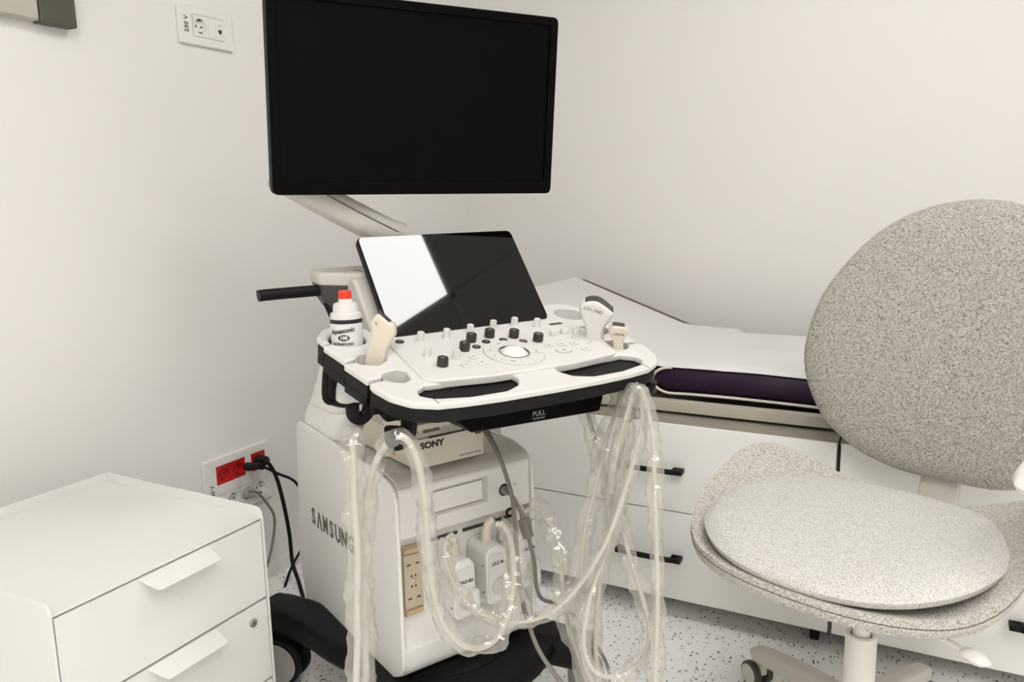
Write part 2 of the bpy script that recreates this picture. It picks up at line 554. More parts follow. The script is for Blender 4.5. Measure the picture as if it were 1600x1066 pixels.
SMALL = [(-0.528, 1.384, 0.761), (-0.511, 1.36, 0.713), (-0.513, 1.34, 0.676), (-0.525, 1.325, 0.63), (-0.536, 1.3, 0.538), (-0.547, 1.281, 0.475), (-0.544, 1.256, 0.401), (-0.542, 1.232, 0.332), (-0.525, 1.215, 0.258), (-0.486, 1.203, 0.208), (-0.431, 1.206, 0.192), (-0.394, 1.209, 0.225), (-0.393, 1.225, 0.3), (-0.396, 1.24, 0.381), (-0.404, 1.256, 0.48), (-0.413, 1.27, 0.578), (-0.421, 1.282, 0.656), (-0.433, 1.286, 0.71), (-0.442, 1.287, 0.74), (-0.453, 1.288, 0.743), (-0.462, 1.285, 0.724), (-0.483, 1.279, 0.637), (-0.493, 1.282, 0.564), (-0.502, 1.281, 0.466), (-0.514, 1.264, 0.36), (-0.513, 1.247, 0.269), (-0.499, 1.23, 0.207), (-0.512, 1.213, 0.215), (-0.533, 1.221, 0.252), (-0.561, 1.238, 0.294), (-0.581, 1.26, 0.344), (-0.6, 1.286, 0.41), (-0.623, 1.305, 0.449), (-0.654, 1.316, 0.476), (-0.675, 1.317, 0.478), (-0.687, 1.314, 0.47)]
GREYA = [(-0.781, 1.315, 0.639), (-0.754, 1.293, 0.625), (-0.722, 1.279, 0.59), (-0.701, 1.279, 0.532), (-0.688, 1.269, 0.502), (-0.667, 1.237, 0.462), (-0.645, 1.204, 0.411), (-0.631, 1.19, 0.361), (-0.607, 1.172, 0.321), (-0.584, 1.165, 0.282), (-0.545, 1.165, 0.236), (-0.521, 1.178, 0.181), (-0.502, 1.22, 0.11)]
GREYB = [(-0.729, 1.311, 0.509), (-0.704, 1.286, 0.517), (-0.68, 1.277, 0.493), (-0.669, 1.273, 0.471), (-0.658, 1.272, 0.44), (-0.654, 1.286, 0.384), (-0.656, 1.297, 0.332), (-0.662, 1.331, 0.288), (-0.668, 1.39, 0.249), (-0.65, 1.438, 0.211), (-0.597, 1.415, 0.185), (-0.561, 1.386, 0.172), (-0.542, 1.371, 0.162), (-0.535, 1.37, 0.141), (-0.539, 1.385, 0.11)]
PWR1 = [(-1.639, 1.543, 0.378), (-1.609, 1.539, 0.379), (-1.594, 1.546, 0.365), (-1.594, 1.569, 0.319), (-1.599, 1.593, 0.235), (-1.609, 1.617, 0.134), (-1.589, 1.601, 0.056), (-1.549, 1.578, 0.021), (-1.499, 1.542, -0.003), (-1.449, 1.511, -0.016)]
PWR2 = [(-1.619, 1.49, 0.375), (-1.599, 1.503, 0.376), (-1.599, 1.53, 0.362), (-1.609, 1.592, 0.321), (-1.619, 1.666, 0.27), (-1.619, 1.712, 0.183), (-1.619, 1.71, 0.103), (-1.619, 1.668, 0.06), (-1.609, 1.62, 0.034), (-1.589, 1.568, 0.003), (-1.569, 1.532, -0.026)]
GREYP = [(-1.624, 1.495, 0.3), (-1.609, 1.499, 0.301), (-1.609, 1.514, 0.289), (-1.619, 1.546, 0.254), (-1.629, 1.581, 0.204), (-1.629, 1.582, 0.165), (-1.629, 1.568, 0.117), (-1.619, 1.539, 0.077), (-1.589, 1.485, 0.058)]
PROBE_A = (-0.8222, 1.0449, 0.8111)
PROBE_B = (-0.5734, 1.3885, 0.8204)
PROBE_C = (-0.5211, 1.3783, 0.8013)

# ---------------------------------------------------------------- drawer pedestal (left foreground)
px0, px1, py0, py1, pz = -1.53, -1.085, 0.618, 1.028, 0.497
ped = thing('drawer_pedestal', 'white metal drawer pedestal with raised rim in front of the left wall', 'drawer unit', T((px0 + px1) / 2, (py0 + py1) / 2, 0))
PF = Matrix.Identity(4)
MB().box(px0 + 0.004, px1 - 0.045, py0 + 0.004, py1 - 0.004, 0.055, pz - 0.006, 0.001).build('carcass', DGREY, ped, PF)  # dark colour stands in for shade in the gaps between drawers
MB().box(px0 + 0.004, px1 - 0.003, py0 + 0.004, py1 - 0.004, pz - 0.004, pz, 0.001).build('top_panel', LAC, ped, PF)
for yy in (py0, py1 - 0.004):
    pol = fillet([(px0, 0.055), (px1, 0.055), (px1, pz + 0.018, 0.02), (px0, pz + 0.02, 0.002)], 0.002)
    MB().prism(pol, -yy - 0.004, -yy, 0.0006, cols((1, 0, 0), (0, 0, 1), (0, -1, 0))).build('side_panel', LAC, ped, PF)
MB().box(px0, px0 + 0.004, py0 + 0.004, py1 - 0.004, 0.055, pz + 0.02, 0.0008).build('back_panel', LAC, ped, PF)
zt = pz - 0.007
for i, (za, zb) in enumerate(((0.341, zt), (0.177, 0.336), (0.06, 0.172))):
    d = MB().box(px1 - 0.018, px1 - 0.001, py0 + 0.0065, py1 - 0.0065, za, zb, 0.001).build('drawer', LAC, ped, PF)
    hm = MB()
    ya, yb = 0.762, 0.902
    a = Vector((px1 - 0.002, 0, zb - 0.001)); b = Vector((px1 + 0.03, 0, zb - 0.018))
    n = (b - a).normalized(); m_ = cols((0, 1, 0), n, Vector((0, 1, 0)).cross(n), (a.x, 0, a.z))
    L = (b - a).length
    hm.prism(fillet([(ya, 0), (yb, 0), (yb - 0.002, L, 0.008), (ya + 0.014, L, 0.008)], 0), -0.001, 0.001, 0.0004, m_)
    hm.build('handle', LAC, d, PF)
    if i == 1:
        MB().cyl((px1 - 0.003, 0.983, 0.306), (px1 + 0.004, 0.983, 0.306), 0.0085, 0.008, 24, 0.001).build('lock', METAL, d, PF)['label'] = 'round chrome lock'
        MB().box(px1 + 0.0038, px1 + 0.0046, 0.9822, 0.9838, 0.303, 0.309).build('key_slot', INK, d, PF)
for x in (px0 + 0.06, px1 - 0.06):
    for y in (py0 + 0.06, py1 - 0.06):
        MB().cyl((x, y - 0.012, 0.024), (x, y + 0.012, 0.024), 0.024, None, 20, 0.003).box(x - 0.01, x + 0.01, y - 0.016, y + 0.016, 0.03, 0.056, 0.002).build('castor', BLACK, ped, PF)

# ---------------------------------------------------------------- wall sockets
def wmat(y, z, off=0.0):        # drawing plane on the left wall, x -> +y, y -> +z, thickness into the room
    return cols((0, 1, 0), (0, 0, 1), (1, 0, 0), (XL + off, y, z))
def rect(cx, cy, w_, h_, r=0.0):
    return fillet([(cx - w_ / 2, cy - h_ / 2), (cx + w_ / 2, cy - h_ / 2), (cx + w_ / 2, cy + h_ / 2), (cx - w_ / 2, cy + h_ / 2)], r)
up = thing('wall_socket', 'white wall socket marked 230 V with a data port, beside the monitor', 'socket', T(XL, 1.511, 1.50))
M0 = wmat(1.511, 1.500)
I4 = Matrix.Identity(4)
WORLD_I = I4
def holed(cx, cy, w_, h_, holes):
    return [rect(cx, cy, w_, h_, 0.001)] + [circle(hx, hy, hr, 28) for hx, hy, hr in holes]
MB().prism([rect(0, 0, 0.168, 0.09, 0.004), rect(0.006, 0.0015, 0.097, 0.051, 0.001)], 0, 0.009, 0.0025, M0).build('cover_plate', WHITE, up, I4)
MB().prism(holed(-0.018, 0.0015, 0.0475, 0.0500, [(-0.0185, 0.0015, 0.0184)]), 0.002, 0.0088, 0.0004, M0).build('socket_module', WHITE, up, I4)
wl = MB().lathe([(0.0184, 0.0088), (0.0182, 0.009), (0.0175, 0.0085), (0.0165, 0.001), (0.016, 0.0006), (0, 0.0006)], 28, M0 @ T(-0.0185, 0.0015, 0), False).build('socket_well', WHITE, up, I4)
for dx in (-0.0085, 0.0085):
    MB().cyl((-0.0185 + dx, 0.0015, 0.0004), (-0.0185 + dx, 0.0015, 0.0012), 0.0026, None, 12, 0, M0).build('pin_hole', INK, wl, I4)
for dy in (-0.0158, 0.0158):
    MB().box(-0.0185 - 0.005, -0.0185 + 0.005, 0.0015 + dy - 0.0018, 0.0015 + dy + 0.0018, 0.0005, 0.0075, 0.0004, 2, M0).build('earth_clip', DGREY, wl, I4)
MB().box(0.0062, 0.0285, -0.0235, 0.0265, 0.002, 0.0088, 0.0004, 2, M0).build('blank_module', WHITE, up, I4)
MB().box(0.0289, 0.0542, -0.0235, 0.0265, 0.002, 0.0088, 0.0004, 2, M0).build('data_module', WHITE, up, I4)
MB().prism([(0.0365, 0.002), (0.0365, -0.004), (0.039, -0.006), (0.041, -0.009), (0.043, -0.009), (0.045, -0.006), (0.0475, -0.004), (0.0475, 0.002)], 0.0087, 0.0092, 0, M0).build('data_port', INK, up, I4)
MB().text('LT', 0.008, M0 @ T(0.042, 0.0115, 0.009), 0.0003).build('lettering', GREYINK, up, I4)
MB().text('230 V', 0.0165, M0 @ T(-0.062, 0.001, 0.0091) @ rz(90), 0.0003, fat=0.0003).build('lettering', INK, up, I4)

lo = thing('wall_socket', 'large white wall socket plate with red outlets above white ones behind the drawer pedestal', 'socket', T(XL, 1.50, 0.325))
M1 = wmat(1.497, 0.325)
MB().prism([rect(0, 0, 0.232, 0.168, 0.006), rect(-0.0245, 0.034, 0.099, 0.05, 0.001), rect(0.0735, 0.034, 0.05, 0.05, 0.001), rect(0.0, -0.045, 0.199, 0.05, 0.001)], 0, 0.010, 0.003, M1).build('cover_plate', WHITE, lo, I4)
def outlet(cx, cy, m, w_=0.049):
    p = MB().prism(holed(cx, cy, w_, 0.0496, [(cx, cy, 0.0186)]), 0.002, 0.0096, 0.0004, M1).build('outlet', m, lo, I4)
    q = MB().lathe([(0.0186, 0.0094), (0.0178, 0.009), (0.0168, 0.001), (0.016, 0.0006), (0, 0.0006)], 28, M1 @ T(cx, cy, 0), False).build('socket_well', m, p, I4)
    for dx in (-0.0085, 0.0085):
        MB().cyl((cx + dx, cy, 0.0004), (cx + dx, cy, 0.0014), 0.0027, None, 12, 0, M1).build('pin_hole', INK, p, I4)
    for dy in (-0.0160, 0.0160):
        MB().box(cx - 0.005, cx + 0.005, cy + dy - 0.0018, cy + dy + 0.0018, 0.0005, 0.0075, 0.0004, 2, M1).build('earth_clip', DGREY, p, I4)
for cx in (-0.0492, 0.0002):
    outlet(cx, 0.034, RED)
outlet(0.0735, 0.034, RED)
for cx in (-0.074, -0.0245, 0.0255, 0.075):
    outlet(cx, -0.045, WHITE)
MB().text('230 V', 0.0165, M1 @ T(-0.092, -0.005, 0.0101) @ rz(90), 0.0003, fat=0.0003).build('lettering', INK, lo, I4)

def cable_thing(name, label, pts, r, m, plug=None, plug_m=None, n=10):
    t = thing(name, label, 'cable', T(*pts[0]))
    MB().tube(pts, r, n).build('cable', m, t, I4)
    return t
t = cable_thing('power_cable', 'thick black power cable plugged into the upper red outlet', PWR1, 0.0055, BLACK2)
MB().cyl((XL + 0.002, 1.5705, 0.359), (XL + 0.034, 1.566, 0.362), 0.0175, 0.016, 20, 0.003).tube([(XL + 0.03, 1.566, 0.362), (-1.615, 1.556, 0.372), (-1.600, 1.543, 0.372)], lambda f: 0.013 - 0.006 * f, 12).build('plug', BLACK2, t, I4)
t = cable_thing('power_cable', 'thin black power cable whose plug sits left of the thick one', PWR2, 0.004, BLACK2)
MB().tube([(-1.640, 1.512, 0.362), (-1.622, 1.500, 0.368), (-1.606, 1.489, 0.374), (-1.603, 1.512, 0.370), (-1.602, 1.53, 0.362)], lambda f: 0.0125 - 0.004 * f, 12).build('plug', BLACK2, t, I4)
t = cable_thing('power_cable', 'grey mains cable plugged into the lower white outlet', GREYP, 0.0036, GREYCABLE)
MB().cyl((XL + 0.002, 1.5215, 0.281), (XL + 0.035, 1.518, 0.286), 0.0165, 0.013, 18, 0.003).tube([(XL + 0.033, 1.518, 0.286), (-1.618, 1.505, 0.295), (-1.609, 1.50, 0.299)], lambda f: 0.011 - 0.005 * f, 12).build('plug', GREY, t, I4)

# ---------------------------------------------------------------- box on the left wall (top left)
bx = thing('wall_box', 'grey wall-mounted box with dark end cap at the top left corner', 'wall box', T(XL, 0.95, 1.62))
XF = XL + 0.028
MB().box(XL, XF - 0.004, 0.55, 1.07, 1.44, 1.80, 0.004).build('body', STEEL, bx, I4)
MB().prism(fillet([(1.068, 1.437), (1.147, 1.437, 0.004), (1.147, 1.803, 0.004), (1.068, 1.803), (1.060, 1.79), (1.072, 1.56), (1.060, 1.54), (1.068, 1.50)], 0.003), XL, XF + 0.002, 0.003, cols((0, 1, 0), (0, 0, 1), (1, 0, 0))).build('end_cap', OLIVE, bx, I4)
MB().box(XF - 0.006, XF, 0.55, 1.066, 1.442, 1.484, 0.003).build('lower_rail', STEEL, bx, I4)
MB().box(XF - 0.008, XF - 0.002, 0.55, 1.066, 1.486, 1.492, 0.001).build('seam', OLIVE, bx, I4)
MB().box(XF - 0.006, XF - 0.001, 0.55, 1.062, 1.493, 1.79, 0.002).build('front_panel', WHITE, bx, I4)

# ---------------------------------------------------------------- two drawer cabinets under the couch
yc = 1.878
def cabinet(x0, x1, label):
    c = thing('drawer_cabinet', label, 'cabinet', T((x0 + x1) / 2, yc + 0.25, 0), 'cabinets under the couch')
    MB().box(x0 + 0.003, x1 - 0.003, yc + 0.02, yc + 0.52, 0.055, 0.505, 0.001).build('body', LAM, c, I4)
    MB().box(x0, x1, yc + 0.004, yc + 0.52, 0.506, 0.518, 0.001).build('top_panel', GREYLAM, c, I4)
    cx = (x0 + x1) / 2
    for za, zb, hz in ((0.2885, 0.5135, 0.3985), (0.052, 0.2855, 0.168)):
        d = MB().box(x0 + 0.002, x1 - 0.002, yc, yc + 0.018, za, zb, 0.0012).build('drawer', LAM, c, I4)
        hb = MB().bar([(cx - 0.07, yc - 0.003, hz), (cx - 0.066, yc - 0.022, hz), (cx - 0.05, yc - 0.027, hz), (cx + 0.05, yc - 0.027, hz), (cx + 0.066, yc - 0.022, hz), (cx + 0.07, yc - 0.003, hz)], 0.0045, 0.006, 0.15, 3)
        for sx in (-1, 1):
            hb.box(cx + sx * 0.072 - 0.014, cx + sx * 0.072 + 0.014, yc - 0.03, yc - 0.001, hz - 0.006, hz + 0.006, 0.002)
        hb.build('handle', BLACK, d, I4)['label'] = 'black metal bar handle'
    for x in (x0 + 0.05, x1 - 0.035):
        for y in (yc + 0.055, yc + 0.46):
            k_ = MB().cyl((x - 0.01, y, 0.022), (x + 0.01, y, 0.022), 0.022, None, 20, 0.003).build('castor', BLACK2, c, I4)
            MB().box(x - 0.013, x + 0.013, y - 0.012, y + 0.012, 0.03, 0.055, 0.002).build('fork', METAL, k_, I4)
cabinet(-1.055, -0.1865, 'white two-drawer cabinet with black handles under the head half of the couch')
cabinet(-0.1815, 0.687, 'white two-drawer cabinet partly hidden behind the swivel chair')

# ---------------------------------------------------------------- examination couch
cf, cb = 1.995, 2.65
cou = thing('exam_couch', 'examination couch with purple piped mattress and raised head end along the back wall', 'couch', T(-0.2, 2.3, 0))
for y in (1.945, 2.62):
    MB().box(-1.10, 0.80, y, y + 0.03, 0.526, 0.553, 0.002).build('rail', RAIL, cou, I4)
for x in (-1.13, 0.77):
    MB().box(x, x + 0.03, 1.945, 2.65, 0.526, 0.553, 0.002).build('rail', RAIL, cou, I4)
for x in (-1.13, 0.77):
    for y in (2.45, 2.61):
        MB().box(x, x + 0.04, y, y + 0.04, 0, 0.527, 0.002).build('leg', RAIL, cou, I4)
MB().box(-0.668, -0.652, 2.005, 2.05, 0.556, 0.60, 0.001).build('support_block', WOOD, cou, I4)
MB().box(-0.66, 0.79, 2.03, 2.63, 0.55, 0.566, 0.002).build('base_board', BLACK, cou, I4)
# flat mattress, front edge bulging
def smooth_noise(x, y, s):
    return noise.noise(Vector((x * s, y * s, 0.3)))
mm = MB()
rings = []
NX = 60
x0m, x1m = -0.655, 0.80
for i in range(NX + 1):
    f = i / NX
    x = x0m + (x1m - x0m) * f
    sag = 0.008 * math.sin(3.1 * f * math.pi) * 0.5 - 0.008 * f
    # rounded left end
    e = min(1.0, (x - x0m) / 0.06)
    s_ = math.sqrt(max(0.0, 1 - (1 - e) ** 2)) if e < 1 else 1.0
    hz = 0.036 * (0.25 + 0.75 * s_)
    zc = 0.597
    bulge = 0.004 * smooth_noise(x, 1, 9)
    ring = []
    for (yy, zz) in ((cf + 0.012, -1), (cf - 0.002 - bulge, -0.62), (cf - 0.008 - bulge * 2, 0.0), (cf + 0.002 - bulge, 0.65), (cf + 0.02, 1.0), ((cf + cb) / 2, 1.02), (cb - 0.02, 0.9), (cb, 0.4), (cb, -0.6), (cb - 0.02, -1)):
        zb_ = zc + zz * hz + (sag if zz > -2 else 0)
        if yy > 2.3: zb_ -= 0.012 * (zz + 1) / 2
        ring.append((x, yy, zb_))
    rings.append(ring)
mm.rings(rings).build('mattress', PURPLE, cou, I4, 60)
pp = []
for k in range(11):
    a = R(90 + 180 * k / 10)
    pp.append((x0m + 0.05 + 0.052 * math.cos(a), cf - 0.006, 0.597 + 0.034 * math.sin(a)))
pp += [(x, cf - 0.004 - 0.004 * smooth_noise(x, 1, 9), 0.563 + 0.004 * math.sin(3.1 * (x - x0m) / 1.455 * math.pi) - 0.008 * (x - x0m) / 1.455) for x in (-0.55, -0.45, -0.35, -0.25, -0.1, 0.1, 0.4, 0.79)]
MB().tube(pp, 0.0036, 8, 4).build('piping', PIPE, cou, I4)
# raised head section
h0 = Vector((-0.665, 0, 0.615)); h1 = Vector((-1.135, 0, 0.785))
dv = (h1 - h0).normalized(); nv = Vector((-dv.z, 0, dv.x)) * (-1 if dv.x < 0 else 1)
if nv.z < 0: nv = -nv
L = (h1 - h0).length
HM = cols(dv, (0, 1, 0), dv.cross(Vector((0, 1, 0))), h0)
sg = 1 if (HM.to_3x3() @ Vector((0, 0, 1))).z > 0 else -1
z_a, z_b = (-0.055, 0.0) if sg > 0 else (0.0, 0.055)
MB().box(0, L, cf + 0.005, cb, z_a, z_b, 0.012, 3, HM).build('head_rest', BROWN, cou, I4)
MB().bar([(-0.95, 2.1, 0.55), (-0.97, 2.1, 0.67)], 0.012, 0.012, smooth=False).build('head_strut', BLACK, cou, I4)
MB().bar([(-0.95, 2.5, 0.55), (-0.97, 2.5, 0.67)], 0.012, 0.012, smooth=False).build('head_strut', BLACK, cou, I4)
# paper sheet
NU, NV = 90, 30
vs, fs = [], []
def sheet_z(x):
    if x < -0.75:
        return 0.615 + (-0.665 - x) * (0.17 / 0.47) + 0.003
    if x > -0.56:
        f = (x + 0.655) / 1.455
        return 0.597 + 0.0365 + 0.004 * math.sin(3.1 * f * math.pi) - 0.008 * f + 0.003
    t_ = (x + 0.75) / 0.19
    a_ = 0.615 + 0.085 * (0.17 / 0.47) + 0.003
    f = (0.095) / 1.455
    b_ = 0.597 + 0.0365 + 0.004 * math.sin(3.1 * f * math.pi) - 0.008 * f + 0.003
    return a_ * (1 - t_) + b_ * t_ - 0.004 * math.sin(t_ * math.pi)
for lay in (0, 1):
    for i in range(NU + 1):
        x = -1.142 + (0.80 + 1.142) * i / NU
        for j in range(NV + 1):
            y = cf + 0.004 + (cb - 0.040 - cf) * j / NV + 0.006 * smooth_noise(x, 5, 3) * (1 if j == NV else 0) - (0.016 * (j / NV) if x < -0.70 else 0.0)
            z = sheet_z(x) + 0.0025 * abs(smooth_noise(x, y, 6)) - lay * 0.0012
            if x > -0.56 and y > 2.3: z -= 0.012 * min(1, (y - 2.3) / 0.1)
            if j == 0: z -= 0.008
            if j == 1: z -= 0.0
            vs.append((x, y, z))
W_ = NV + 1
NL = (NU + 1) * W_
for i in range(NU):
    for j in range(NV):
        q = (i * W_ + j, (i + 1) * W_ + j, (i + 1) * W_ + j + 1, i * W_ + j + 1)
        fs.append(q); fs.append(tuple(v + NL for v in reversed(q)))
for i in range(NU):
    for j in (0, NV):
        fs.append((i * W_ + j, (i + 1) * W_ + j, (i + 1) * W_ + j + NL, i * W_ + j + NL))
for j in range(NV):
    for i in (0, NU):
        fs.append((i * W_ + j, i * W_ + j + 1, i * W_ + j + 1 + NL, i * W_ + j + NL))
tag(MB().raw(vs, fs).build('paper_sheet', PAPER, None, I4, 60), 'white paper sheet spread over the examination couch', 'sheet')

# ---------------------------------------------------------------- swivel chair
CH = T(-0.092, 1.505, 0) @ rz(-18)
ch = thing('swivel_chair', 'swivel chair in heathered beige fabric with an egg-shaped back and white base', 'chair', CH)
left = [(0, .558), (-.087, .543), (-.16, .503), (-.22, .436), (-.268, .349), (-.288, .26), (-.289, .202), (-.274, .146), (-.237, .08), (-.174, .03), (-.103, .005), (-.05, -.001), (0, -.002)]
outl = left + [(-x, y) for x, y in reversed(left[1:-1])]
outl = [(p.x, p.y) for p in spline([(x, y, 0) for x, y in outl], 3, True)]
cy0 = 0.265
BK = CH @ T(0.032, 0.268, 0.5) @ rx(-8)     # local x right, z up along the back, y backwards
rings = []
for s_, o_ in ((0.02, -0.030), (0.3, -0.030), (0.6, -0.028), (0.85, -0.024), (0.95, -0.018), (0.985, -0.010), (1.0, 0.0), (0.985, 0.010), (0.93, 0.017), (0.7, 0.022), (0.3, 0.024), (0.02, 0.024)):
    ring = []
    for x, y in outl:
        X = x * s_; Z = cy0 + (y - cy0) * s_
        ring.append((X, o_ - 0.55 * X * X + 0.05 * ((Z - cy0) / 0.28) ** 2 * 0.3, Z))
    rings.append(ring)
MB().rings(rings).build('backrest', FABRIC, ch, BK, 60)
MB().bar([(0.02, 0.10, 0.385), (0.02, 0.20, 0.40), (0.02, 0.268, 0.425), (0.02, 0.296, 0.47), (0.02, 0.318, 0.56), (0.02, 0.335, 0.66)], 0.008, 0.037, 0.3, 6, None, up=(1, 0, 0)).build('back_bracket', LEGW, ch, CH)
def sup(a, e=2.5):
    c, s_ = math.cos(a), math.sin(a)
    return math.copysign(abs(c) ** (2 / e), c), math.copysign(abs(s_) ** (2 / e), s_)
NS = 72
CU_, CV_ = -0.022, 0.0
def rim(a):
    c, s_ = math.cos(a), math.sin(a)
    k_ = max(0.0, math.cos(a - (0.42 if c > 0 else math.pi - 0.42)))
    return 0.440 + 0.104 * k_ ** 4 + 0.012 * max(0, s_)
rings = []
for s_, dz in ((0.03, 0), (0.3, 0), (0.55, 0), (0.75, 0), (0.9, 0), (0.97, 0), (1.0, -0.004), (1.005, -0.015), (0.99, -0.028), (0.92, -0.033), (0.75, -0.034), (0.5, -0.032), (0.03, -0.03)):
    ring = []
    for k in range(NS):
        a = 2 * math.pi * k / NS
        x, y = sup(a, 2.35)
        z = 0.405 + (rim(a) - 0.405) * min(s_, 1) ** 2.6 + dz
        ring.append((CU_ + x * 0.288 * s_, CV_ + y * 0.255 * s_, z))
    rings.append(ring)
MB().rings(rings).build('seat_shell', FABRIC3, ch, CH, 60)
rings = []
for s_, z in ((0.03, 0.488), (0.4, 0.487), (0.7, 0.484), (0.88, 0.479), (0.96, 0.472), (1.0, 0.461), (0.985, 0.45), (0.94, 0.444), (0.6, 0.432), (0.03, 0.425)):
    ring = []
    for k in range(NS):
        a = 2 * math.pi * k / NS
        x, y = sup(a, 2.4)
        ring.append((CU_ - 0.003 + x * 0.252 * s_, CV_ - 0.002 + y * 0.248 * s_, z + 0.012 * (abs(x) * s_) ** 3 - 0.012 * max(0, -y) ** 3 * s_))
    rings.append(ring)
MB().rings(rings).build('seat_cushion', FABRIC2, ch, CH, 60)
mp = [(CU_ + sup(2 * math.pi * k / NS, 2.35)[0] * 0.2885, CV_ + sup(2 * math.pi * k / NS, 2.35)[1] * 0.2555, rim(2 * math.pi * k / NS) - 0.013) for k in range(NS)]
MB().tube(mp + [mp[0]], 0.0011, 5, 1).build('seam', DGREY, ch, CH)
MB().box(-0.07, 0.07, -0.11, 0.13, 0.362, 0.385, 0.01, 3).build('tilt_mechanism', CHW, ch, CH)
MB().cyl((0, 0, 0.24), (0, 0, 0.37), 0.0155, None, 28).build('gas_column', CHW, ch, CH)
MB().lathe([(0.022, 0.08), (0.0275, 0.085), (0.0275, 0.262), (0.0265, 0.268), (0.021, 0.269), (0.0185, 0.266), (0.0185, 0.25), (0.0, 0.25)], 32).build('column_sleeve', CHW, ch, CH)
MB().tube([(0.03, -0.06, 0.372), (0.10, -0.10, 0.378), (0.17, -0.115, 0.376), (0.205, -0.125, 0.374)], 0.0045, 8).build('lever', CHW, ch, CH)
MB().lathe([(0, -0.009), (0.011, -0.007), (0.016, 0), (0.011, 0.007), (0, 0.009)], 20, T(0.222, -0.132, 0.373) @ rz(-25) @ Matrix.Diagonal((1.6, 1, 1, 1))).build('lever_knob', CHW, ch, CH)
for k in range(5):
    a = 140 + 18 + 72 * k
    LM = CH @ rz(a)
    lg = MB().bar([(0.015, 0, 0.112), (0.1, 0, 0.106), (0.2, 0, 0.090), (0.27, 0, 0.075), (0.285, 0, 0.070)], lambda f: 0.024 - 0.007 * f, lambda f: 0.022 - 0.007 * f, 0.3, 4).build('leg', LEGW, ch, LM)
    cs = MB().box(0.258, 0.290, -0.008, 0.008, 0.03, 0.068, 0.004).build('castor', LEGW, lg, LM)
    for sy in (-1, 1):
        MB().lathe([(0.012, 0), (0.026, 0.001), (0.0275, 0.004), (0.0275, 0.013), (0.025, 0.016), (0.0, 0.0165)], 24, T(0.283, sy * 0.008, 0.0275) @ rx(-90 * sy)).build('wheel', DGREY, cs, LM)
        MB().lathe([(0, 0), (0.022, 0), (0.021, 0.0015), (0, 0.002)], 24, T(0.283, sy * 0.0245, 0.0275) @ rx(-90 * sy)).build('hub_cap', DECK, cs, LM)
ar = MB()
rings = []
for s_, z in ((0.05, 0.672), (0.6, 0.672), (0.88, 0.668), (1.0, 0.655), (0.92, 0.643), (0.6, 0.638), (0.05, 0.636)):
    rings.append([(0.288 + sup(2 * math.pi * k / 40, 2.6)[0] * 0.052 * s_, -0.03 + sup(2 * math.pi * k / 40, 2.6)[1] * 0.125 * s_, z) for k in range(40)])
ar.rings(rings).build('arm_pad', CHW, ch, CH, 60)
MB().bar([(0.06, 0.10, 0.374), (0.20, 0.11, 0.385), (0.315, 0.11, 0.44), (0.355, 0.09, 0.52), (0.345, 0.04, 0.61), (0.31, 0.0, 0.645)], 0.02, 0.009, 0.3, 5, up=(0, 1, 0)).build('arm_post', CHW, ch, CH)

# ---------------------------------------------------------------- ultrasound machine
BODY = T(-0.78, 1.256, 0) @ rz(64.5)
CONH = T(-0.757, 1.263, 0.832) @ rz(61)
KT = math.atan(0.23)
CON = CONH @ Matrix.Rotation(KT, 4, 'X')
VS = 1 / math.cos(KT)                       # plan depth -> depth along the tilted console
TS = T(-0.757, 1.263, 0.836) @ rz(61.5) @ rx(51.5)
mu = Vector((0.5455, 0.838, -0.008)).normalized(); mv = Vector((0.088, -0.0475, 0.995)); mv = (mv - mu * mv.dot(mu)).normalized()
MON = cols(mu, mv, mu.cross(mv), (-1.029, 1.052, 1.082))
us = thing('ultrasound_machine', 'white ultrasound machine on black wheeled legs with a large black monitor', 'ultrasound machine', BODY)

# body: two cheeks and the middle
prof = fillet([(-0.006, 0.19, 0.05), (-0.006, 0.556, 0.06), (0.06, 0.575, 0.05), (0.455, 0.592, 0.03), (0.492, 0.25, 0.1), (0.464, 0.152, 0.02), (0.07, 0.152, 0.05)], 0.02, 8)
for sx in (-1, 1):
    a, b = (-0.158, -0.150) if sx < 0 else (0.150, 0.158)
    MB().prism(prof, a, b, 0.0035, SIDE, 3).build('side_panel', WHITE, us, BODY)
mid = fillet([(0.004, 0.18, 0.04), (0.0, 0.236, 0.008), (0.028, 0.262, 0.008), (0.028, 0.446, 0.006), (0.0, 0.457, 0.004), (0.0, 0.551, 0.01), (0.03, 0.566, 0.02), (0.26, 0.570, 0.05), (0.45, 0.582, 0.02), (0.484, 0.25, 0.1), (0.457, 0.16, 0.02), (0.06, 0.16, 0.03)], 0.0, 6)
MB().prism(mid, -0.149, 0.149, 0.001, SIDE).build('body', WHITE, us, BODY)
dk = []
for v_, z_ in ((0.0005, 0.556), (0.004, 0.5635), (0.012, 0.5685), (0.03, 0.5725), (0.08, 0.5745), (0.25, 0.5765), (0.30, 0.579), (0.445, 0.590)):
    dk.append((v_, z_))
dk += [(0.445, 0.583), (0.03, 0.566), (0.006, 0.5575)]
MB().prism(dk, -0.1485, 0.1485, 0.0006, SIDE).build('top_deck', DECK, us, BODY)
